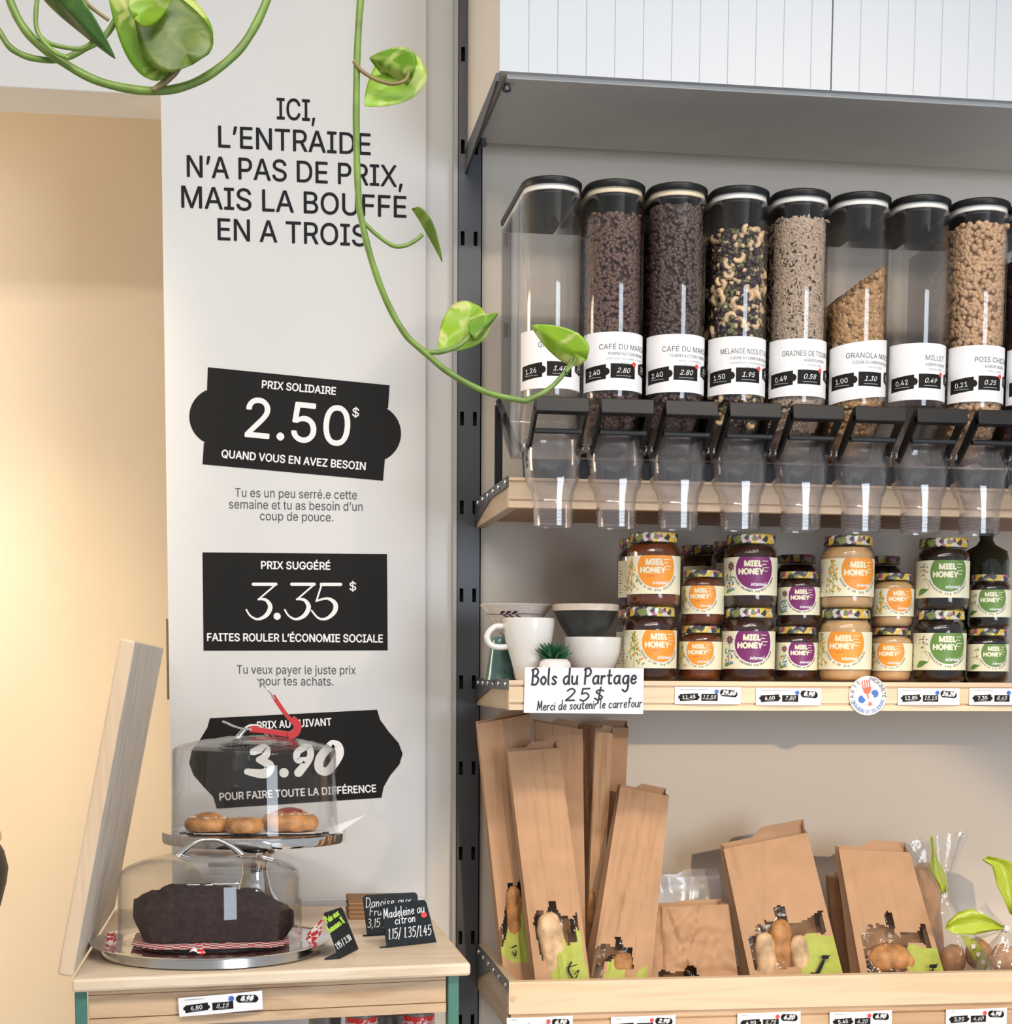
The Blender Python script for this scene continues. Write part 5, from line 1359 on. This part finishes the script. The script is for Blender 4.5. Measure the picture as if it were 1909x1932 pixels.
def corner(px, label, pts):
    mb = MB(); P = [at(x, y, Y) for x, y, Y in pts]; c = P[0]; n = 6
    v = []
    for j in range(n+1):
        for i in range(n+1):
            s, q = i/n, j/n
            p = P[0]*(1-s)*(1-q)+P[1]*s*(1-q)+P[2]*s*q+P[3]*(1-s)*q
            p = p+Vector((0, .004*math.sin(s*5+q*3), .002*math.sin(s*7)))
            v.append(p-c)
    mb.add(v, [(j*(n+1)+i, j*(n+1)+i+1, (j+1)*(n+1)+i+1, (j+1)*(n+1)+i) for j in range(n) for i in range(n)])
    o = mb.build('paper_corner', M['check'], None, smooth=60, fix=False); o.location = c
    tag(o, label, 'paper')
corner(0, 'red and white checkered paper scrap at the left rim of the platter', [(199, 1786, 2.47), (220, 1783, 2.46), (217, 1758, 2.50), (198, 1764, 2.50)])
corner(0, 'red and white checkered paper corner lifting at the right rim of the platter', [(574, 1783, 2.46), (604, 1768, 2.46), (611, 1728, 2.50), (580, 1760, 2.50)])
corner(0, 'red and white checkered paper scrap at the front rim of the platter', [(357, 1797, 2.342), (388, 1799, 2.34), (382, 1789, 2.352), (362, 1790, 2.352)])
# loaf cake
mb = MB(); rings = []; nx = 90; W2 = ppx(297, YC-.02)/2
for i in range(nx+1):
    s = -1+2*i/nx; e = max(.25, (1-max(0, (abs(s)-.80)/.2)**2.5))**.5 if abs(s) > .8 else 1
    hgt_ = .050+.027*(1-abs(s+.12)**2.6)-.006*max(0, s); dep = .056*e; ring = []
    side = [(0, .86), (.15, .90), (.3, .93), (.45, .97), (.6, 1.0), (.68, 1.0), (.76, .94), (.84, .85), (.91, .72), (.96, .55), (.985, .35), (1.0, .15)]
    prof_ = [(-k, z) for z, k in side]+[(0, 1.0)]+[(k, z) for z, k in side[::-1]]
    for y, z in prof_:
        k = .88+.12*min(1, z/.6)
        p = Vector((s*W2*k, y*dep, z*hgt_)); q = p*90
        am = .0012+.0030*max(0, z-.6)/.4
        p += Vector((0, am*noise.noise(q), am*noise.noise(q+Vector((9, 9, 9)))+.0022*noise.noise(p*30)*(z > .3)))
        if z > .95: p.z -= .005*math.exp(-((s*9-2.5)/.5)**2)+.003*math.exp(-((s*9+6.2)/.25)**2)
        p.z = max(p.z, 0); ring.append(p)
    rings.append(ring)
mb.loft(rings, 0); o = mb.build('chocolate_loaf', M['choc'], None, smooth=60)
o.location = (xat(405, 1740, YC), YC, ZTB+.0225)
tag(o, 'long dark chocolate loaf cake under the front dome', 'cake')
# ---- tall stand with pastries
YS2 = 2.745
ps = at(480, 1566, YS2); zs2 = ps.z-ZTB; Rs = ppx(171.5, YS2)
t = thing('cake_stand', 'tall polished steel pedestal stand behind, holding pastries under a dome', 'cake stand', (ps.x, YS2, ZTB))
mb = MB(); mb.lathe([(.001, zs2-.004), (Rs-.004, zs2-.004), (Rs-.004, zs2-.016), (Rs-.001, zs2-.017), (Rs, zs2-.014), (Rs, zs2-.002), (Rs-.002, zs2), (.001, zs2-.0005)], 72); mb.build('plate', M['chrome'], t, smooth=40)
mb = MB(); mb.lathe([(.001, 0), (.070, 0), (.072, .003), (.066, .008), (.045, .030), (.028, .055), (.020, .085), (.022, zs2-.045), (.034, zs2-.036), (.030, zs2-.028), (.046, zs2-.020), (.048, zs2-.006), (.001, zs2-.0045)], 40); mb.build('pedestal', M['chrome'], t, smooth=50)
zp_ = ZTB+zs2
mb = MB(); N = 20; v = []
a_ = Rs*.80
for j in range(N+1):
    for i in range(N+1):
        x, y = -a_+2*a_*i/N, -a_*.75+1.5*a_*j/N; v.append((x, y, .0009+.0008*noise.noise(Vector((x*40, y*40, 2)))))
mb.add(v, [(j*(N+1)+i, j*(N+1)+i+1, (j+1)*(N+1)+i+1, (j+1)*(N+1)+i) for j in range(N) for i in range(N) if math.hypot(v[j*(N+1)+i][0], v[j*(N+1)+i][1]) < Rs*.86])
cr = [at(610, 1566, YS2-.02)-Vector((ps.x, YS2, zp_)), at(640, 1570, YS2-.03)-Vector((ps.x, YS2, zp_)), at(690, 1537, YS2)-Vector((ps.x, YS2, zp_)), at(645, 1553, YS2+.02)-Vector((ps.x, YS2, zp_))]
o = mb.build('parchment_sheet', M['paper'], None, smooth=60, fix=False); o.location = (ps.x, YS2, zp_+.0008)
tag(o, 'white parchment sheet under the pastries on the tall stand', 'paper')
mb = MB(); mb.add(cr, [(0, 1, 2, 3)]); o = mb.build('parchment_corner', M['paper'], None, smooth=0, fix=False); o.location = (ps.x, YS2, zp_)
sd = o.modifiers.new('thickness', 'SOLIDIFY'); sd.thickness = .0004
tag(o, 'pointed parchment corner sticking out at the right of the tall stand', 'paper')
hs = zat(480, 1388, YS2)-zp_; hsh = zat(480, 1414, YS2)-zp_
dome('cake_dome', 'clear dome over the pastries, behind on the tall stand', ps.x+.001, YS2, zp_+.0022, [(ppx(155, YS2), 0), (ppx(153, YS2), .06), (ppx(151.5, YS2), hsh-.006), (ppx(149, YS2), hsh), (ppx(135, YS2), hsh+.006), (ppx(95, YS2), hsh+(hs-hsh)*.6), (ppx(50, YS2), hsh+(hs-hsh)*.9), (.001, hs-.002)], .026, .016)
def pastry(px, py, rx, ry, Y, label, seed, kind):
    p = at(px, py, Y); RX, RZ = ppx(rx, Y), ppx(ry, Y)
    tt = thing('danish_pastry', label, 'pastry', (p.x, Y, zp_+.0035), 'pastries on the tall stand')
    mb = MB()
    for k in range(2 if kind else 1):
        r_ = RX*(1-.38*k); ring = [(r_*.62*math.cos(2*PI*j/22), r_*.50*math.sin(2*PI*j/22), RZ*(.85+.55*k)) for j in range(23)]
        mb.tube(ring, [RZ*(.95-.2*k)*(1+.12*math.sin(j*1.7+seed)) for j in range(23)], 12)
    if not kind: mb.ball((0, 0, RZ*.9), RX, RX*.8, RZ*1.05, 0, 22, 12)
    mb.v = [(a, b, max(0, c)) for a, b, c in mb.v]
    mb.build('dough', M['pastry'], tt, smooth=70)
    if kind:
        mb = MB(); mb.ball((0, 0, RZ*1.75), RX*.5, RX*.40, RZ*.80, 0, 16, 8); mb.build('filling', M['jam' if kind == 2 else 'pastry'], tt, smooth=70)
        mb = MB(); rnd = random.Random(seed)
        for _ in range(12):
            a = rnd.uniform(PI, 2*PI); mb.ball((RX*.66*math.cos(a), RX*.52*math.sin(a), RZ*rnd.uniform(1.7, 1.95)), .0024, .0018, .0012, 0, 6, 4)
        mb.build('icing', M['icing'], tt)
pastry(393, 1566, 48, 14, 2.70, 'flat iced pastry at the left under the rear dome', 1, 1)
pastry(461, 1568, 33, 15, 2.665, 'small plain brown pastry in front, between two others', 2, 0)
pastry(547, 1566, 60, 17, 2.70, 'large jam filled pastry at the right under the rear dome', 3, 2)
# ---- tongs resting on the dome handle
Y6 = 2.735
tt = thing('serving_tongs', 'steel and red serving tongs lying on the handle of the rear dome', 'tongs', at(545, 1385, Y6))
b6 = Vector(tt.location)
def strip(name, pts, wd, mat, th=.0022):
    P = spline([at(x, y, Yq) for x, y, Yq in pts], 5); mb = MB(); rings = []
    n = len(P)
    for i, p in enumerate(P):
        d = (P[min(i+1, n-1)]-P[max(i-1, 0)]).normalized(); yv = Vector((0, 1, 0)); up = d.cross(yv).normalized()
        w2 = wd(i/(n-1)) if callable(wd) else wd
        rings.append([p-b6+yv*a*w2+up*c*th for a, c in ((-1, -1), (1, -1), (1, 1), (-1, 1))])
    mb.loft(rings, 0); return mb.build(name, M[mat], tt, bev=.0006, smooth=0)
strip('upper_jaw', [(484, 1280, Y6), (496, 1292, Y6), (510, 1308, Y6), (518, 1320, Y6)], lambda q: .004+.008*math.sin(q*2.4), 'chrome', .0013)
strip('upper_arm', [(515, 1312, Y6), (528, 1332, Y6), (541, 1350, Y6), (556, 1366, Y6)], .009, 'redgrip', .0034)
strip('hinge', [(550, 1356, Y6), (561, 1368, Y6), (557, 1382, Y6), (543, 1389, Y6)], .011, 'redgrip', .0062)
strip('lower_arm', [(549, 1386, Y6), (520, 1382, Y6), (495, 1378, Y6), (470, 1376, Y6)], .009, 'redgrip', .0042)
strip('lower_jaw', [(474, 1376, Y6), (455, 1374, Y6), (438, 1369, Y6), (428, 1364, Y6), (419, 1361, Y6)], lambda q: .012-.006*q, 'chrome', .0016)
# ---- chalk signs
def chalk_sign(label, bl, br, tr, tl, foot, lines, dot=None):
    BL, BR = atz(*bl, ZTB+.002), atz(*br, ZTB+.002)
    e = (BR-BL).normalized(); dep = Vector((-e.y, e.x, 0))
    if dep.y < 0: dep = -dep
    TLp = at(tl[0], tl[1], BL.y+dep.y*.018); TRp = at(tr[0], tr[1], BR.y+dep.y*.018)
    tt = thing('chalk_sign', label, 'sign', (BL+BR)/2); c = Vector(tt.location)
    nf = (BR-BL).cross(TLp-BL).normalized()
    if nf.y > 0: nf = -nf
    def fan(p, q, r_, k=4):     # rounded top corner at q
        o = []
        a, b = q+(p-q).normalized()*.007, q+(r_-q).normalized()*.007
        for i in range(k+1):
            s = i/k; o.append(a*(1-s)**2+q*2*s*(1-s)+b*s*s)
        return o
    out = [BL, BR]+fan(BR, TRp, TLp)+fan(TRp, TLp, BL)
    mb = MB(); n = len(out)
    bkp = [p-nf*.0022 for p in out]
    mb.add([p-c for p in out]+[p-c for p in bkp], [(i, (i+1) % n, n+(i+1) % n, n+i) for i in range(n)]+[tuple(range(n)), tuple(range(n, 2*n))[::-1]])
    mb.build('panel', M['slate'], tt, smooth=0)
    F1 = atz(foot[0], foot[1], ZTB+.0005); d = Vector((F1.x-BL.x, F1.y-BL.y, 0))
    mb = MB(); q = [BL, BR, BR+d, BL+d]; z0 = ZTB+.0005
    mb.hexa([Vector((p.x, p.y, z0))-c for p in q]+[Vector((p.x, p.y, z0+.0022))-c for p in q]); mb.build('foot', M['slate'], tt, smooth=0)
    f0 = pxface(BL+nf*.0004, nf)
    for txt, x, y, xh, wd, mt_, fit, rot in lines:
        fl = Flat(); fl.hand(txt, x, -y, xh, wd, mt_, 1, fit=fit, rot=rot, slant=.18, space=.4)
        fl.build('chalk_text', lambda a, b, h: f0(a, b, h)-c, M, tt, smooth=0)
    if dot:
        fl = Flat(); fl.disc(dot[0], -dot[1], 5.5, 'sticker', 1, 14); fl.build('red_dot', lambda a, b, h: f0(a, b, h)-c, M, tt, smooth=0)
chalk_sign('black chalk sign in front reading Madeleine au citron', (731, 1786), (823, 1776), (803, 1697), (718, 1707), (716, 1789),
    [('Madeleine au', 724, 1733, 9, 1.5, 'chalk', 77, .16), ('citron', 745, 1744, 8.5, 1.5, 'chalk', 38, .14), ('1.15/ 1.35/1.45', 733, 1772, 9.5, 1.5, 'chalk', 80, .10)], (799.5, 1726))
chalk_sign('black chalk sign behind, partly hidden, reading Danoise aux', (693, 1764), (795, 1758), (787, 1683), (684, 1689), (684, 1767),
    [('Danoise aux', 690, 1712, 9, 1.4, 'chalk', 84, .07), ('Fruits', 697, 1728, 8, 1.4, 'chalk', 40, .07), ('3,15 /', 693, 1750, 8, 1.4, 'chalk', 34, .05)])
chalk_sign('small black chalk sign with lime green writing, turned away beside the platter', (641, 1807), (676, 1789), (645, 1711), (612, 1722), (612, 1811),
    [('Pain aux', 617, 1742, 6.5, 2.2, 'chalkgreen', 28, .62), ('bananes ½', 622, 1760, 6.5, 2.2, 'chalkgreen', 34, .62), ('1.95 / 2.30', 637, 1791, 5.5, 1.6, 'chalk', 32, .62)])
pk = atz(664, 1737, ZTB+.0005)
t = thing('paper_napkins', 'short stack of brown paper napkins behind the chalk signs', 'napkins', (pk.x, pk.y, ZTB+.0005))
for k in range(9):
    z = .0036*k; j = .0012*math.sin(k*2.3)
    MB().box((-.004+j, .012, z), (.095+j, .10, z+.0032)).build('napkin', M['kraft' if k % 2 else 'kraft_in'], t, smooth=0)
# ---- stool cut off by the left edge
Yst = 2.45
xs_ = xat(14, 1650, Yst); rs = .17; zA, zB, zC = zat(5, 1568, Yst), zat(5, 1592, Yst), zat(5, 1712, Yst)
t = thing('round_stool', 'dark rounded stool with a pale top cut off by the left edge', 'stool', (xs_-rs, Yst, 0))
mb = MB(); mb.lathe([(.001, zB), (rs*.93, zB), (rs*.95, zB+.004), (rs*.95, zA-.004), (rs*.93, zA), (.001, zA)], 48); mb.build('seat', M['pine'], t, smooth=40)
mb = MB(); mb.lathe([(.001, zC-.03), (rs*.80, zC-.03), (rs*.93, zC), (rs*.985, (zB+zC)/2-.01), (rs, (zB+zC)/2+.01), (rs*.97, zB-.012), (rs*.93, zB-.0005), (.001, zB-.0005)], 48); mb.build('drum', M['blackplastic'], t, smooth=50)
mb = MB(); mb.lathe([(.001, 0), (.16, 0), (.15, .012), (.03, .03), (.025, zC-.03), (.001, zC-.03)], 32); mb.build('post', M['steel'], t, smooth=40)

# ------------------------------------------------------------------ hanging vines
def leaf(parent, base, tip, wd, Y, fold=.35, curl=.2, mat='leaf', turn=0, dY=0, lobe=.22):
    b, tp = at(*base, Y), at(*tip, Y+dY); d = tp-b; L_ = d.length; d.normalize()
    view = (b-CAM).normalized(); sd = d.cross(view).normalized(); nn = sd.cross(d).normalized()
    rot = Matrix.Rotation(turn, 3, d); sd = rot @ sd; nn = rot @ nn
    W = ppx(wd, Y)/2; nt_, ns = 30, 6; V = []
    for i in range(nt_+1):
        q = i/nt_; w_ = W*max(0, math.sin(PI*q**.52))**.8 if 0 < q < 1 else 0
        for j in range(-ns, ns+1):
            s = j/ns
            tt_ = q-lobe*abs(s)**1.3*(1-q)**2.2
            p = b+d*(L_*tt_)+sd*(s*w_)+nn*(fold*abs(s)*w_ - curl*L_*q*q*.5 + .03*w_*math.sin(q*9+s*4))
            V.append(p)
    m_ = 2*ns+1
    o = MB().add([p-Vector(parent.location) for p in V], [(i*m_+j, i*m_+j+1, (i+1)*m_+j+1, (i+1)*m_+j) for i in range(nt_) for j in range(m_-1)])
    o = o.build('leaf', M[mat], parent, smooth=80, fix=False)
    sdm = o.modifiers.new('thickness', 'SOLIDIFY'); sdm.thickness = .0006
    return o
def stem(parent, pts, Y, r, mat='stem', name='stem', k=8, taper=1):
    P = spline([at(p[0], p[1], p[2] if len(p) > 2 else Y) for p in pts], k); n = len(P)
    mb = MB(); mb.tube([p-Vector(parent.location) for p in P], [ppx(r, Y)*(1-(1-taper)*i/(n-1))*(1+.04*math.sin(i*.9)) for i in range(n)], 9)
    return mb.build(name, M[mat], parent, smooth=70)
YV = 1.95
t = thing('trailing_vine', 'long single vine hanging down in front of the pillar to the dispensers', 'hanging plant', at(680, -60, YV))
stem(t, [(683, -60), (680, 0), (674, 100), (672, 240), (676, 370), (684, 425), (702, 495), (730, 570), (764, 630), (800, 664), (850, 705), (920, 741), (992, 757)], YV, 6.6, taper=.85)
stem(t, [(667, 115), (684, 135), (712, 151), (742, 158), (766, 150), (772, 126)], YV-.005, 3.6, 'stem_brown', 'petiole')
leaf(t, (766, 128), (688, 202), 92, YV+.01, .15, .1, 'leaf_bright', .25, 0, .3)
leaf(t, (764, 140), (700, 104), 74, YV-.004, .5, .3, 'leaf', -.5)
stem(t, [(678, 410), (705, 438), (740, 463), (765, 463), (786, 452), (797, 442)], YV, 3.8, 'stem', 'petiole')
leaf(t, (780, 398), (838, 492), 30, YV, .9, .1, 'leaf_olive', .9, 0, .05)
stem(t, [(800, 664), (830, 664), (866, 652), (890, 628), (899, 606)], YV, 4.6, 'stem', 'petiole')
leaf(t, (886, 600), (829, 664), 88, YV+.01, .25, .1, 'leaf_bright', .3, 0, .34)
leaf(t, (898, 634), (938, 590), 40, YV-.006, .8, .1, 'leaf', .6, 0, .1)
stem(t, [(990, 757), (1030, 738), (1058, 712), (1078, 682), (1082, 660)], YV, 5.6, 'stem', 'petiole', taper=.6)
stem(t, [(1068, 702), (1086, 678), (1106, 632)], YV-.004, 3.6, 'stem', 'new_shoot', taper=.25)
leaf(t, (1083, 664), (1002, 616), 62, YV-.008, .3, -.15, 'leaf_bright', -.35, 0, .3)
YL = 1.85
t = thing('trailing_vine', 'tangle of looping vines with large leaves in the upper left corner', 'hanging plant', at(240, -60, YL))
stem(t, [(5, -60), (22, 10), (55, 66), (110, 112), (190, 155), (290, 172), (370, 155), (440, 106), (482, 48), (515, -30), (528, -70)], YL, 7.6)
stem(t, [(-12, 40), (0, 62), (22, 92), (62, 110), (115, 112), (160, 92), (200, 66), (230, 10), (245, -50)], YL+.012, 5.6, 'stem', 'side_stem')
stem(t, [(78, -50), (68, 20), (72, 62), (100, 96), (130, 110)], YL-.012, 4.2, 'stem', 'side_stem')
stem(t, [(74, 68), (100, 84), (150, 92), (178, 76)], YL-.004, 3.8, 'stem', 'side_stem')
stem(t, [(130, -50), (162, 4), (205, 38)], YL-.02, 3.2, 'stem_brown', 'petiole')
stem(t, [(288, 170), (308, 158), (330, 138), (350, 108)], YL-.006, 5, 'stem_brown', 'petiole')
stem(t, [(292, 168), (312, 148), (314, 122)], YL-.002, 4.6, 'stem', 'petiole')
leaf(t, (70, -40), (224, 108), 62, YL-.02, .5, .12, 'leaf_dark', .55, 0, .1)
leaf(t, (312, 124), (202, -28), 92, YL-.004, .25, .1, 'leaf', .35, 0, .12)
leaf(t, (352, 104), (258, -48), 128, YL-.03, .18, .12, 'leaf_olive', .2, .02, .12)
leaf(t, (362, 84), (300, -60), 96, YL+.01, .2, .1, 'leaf', .2, .02, .1)
leaf(t, (260, 28), (340, -40), 60, YL-.042, .2, .1, 'leaf_bright', .2, 0, .1)
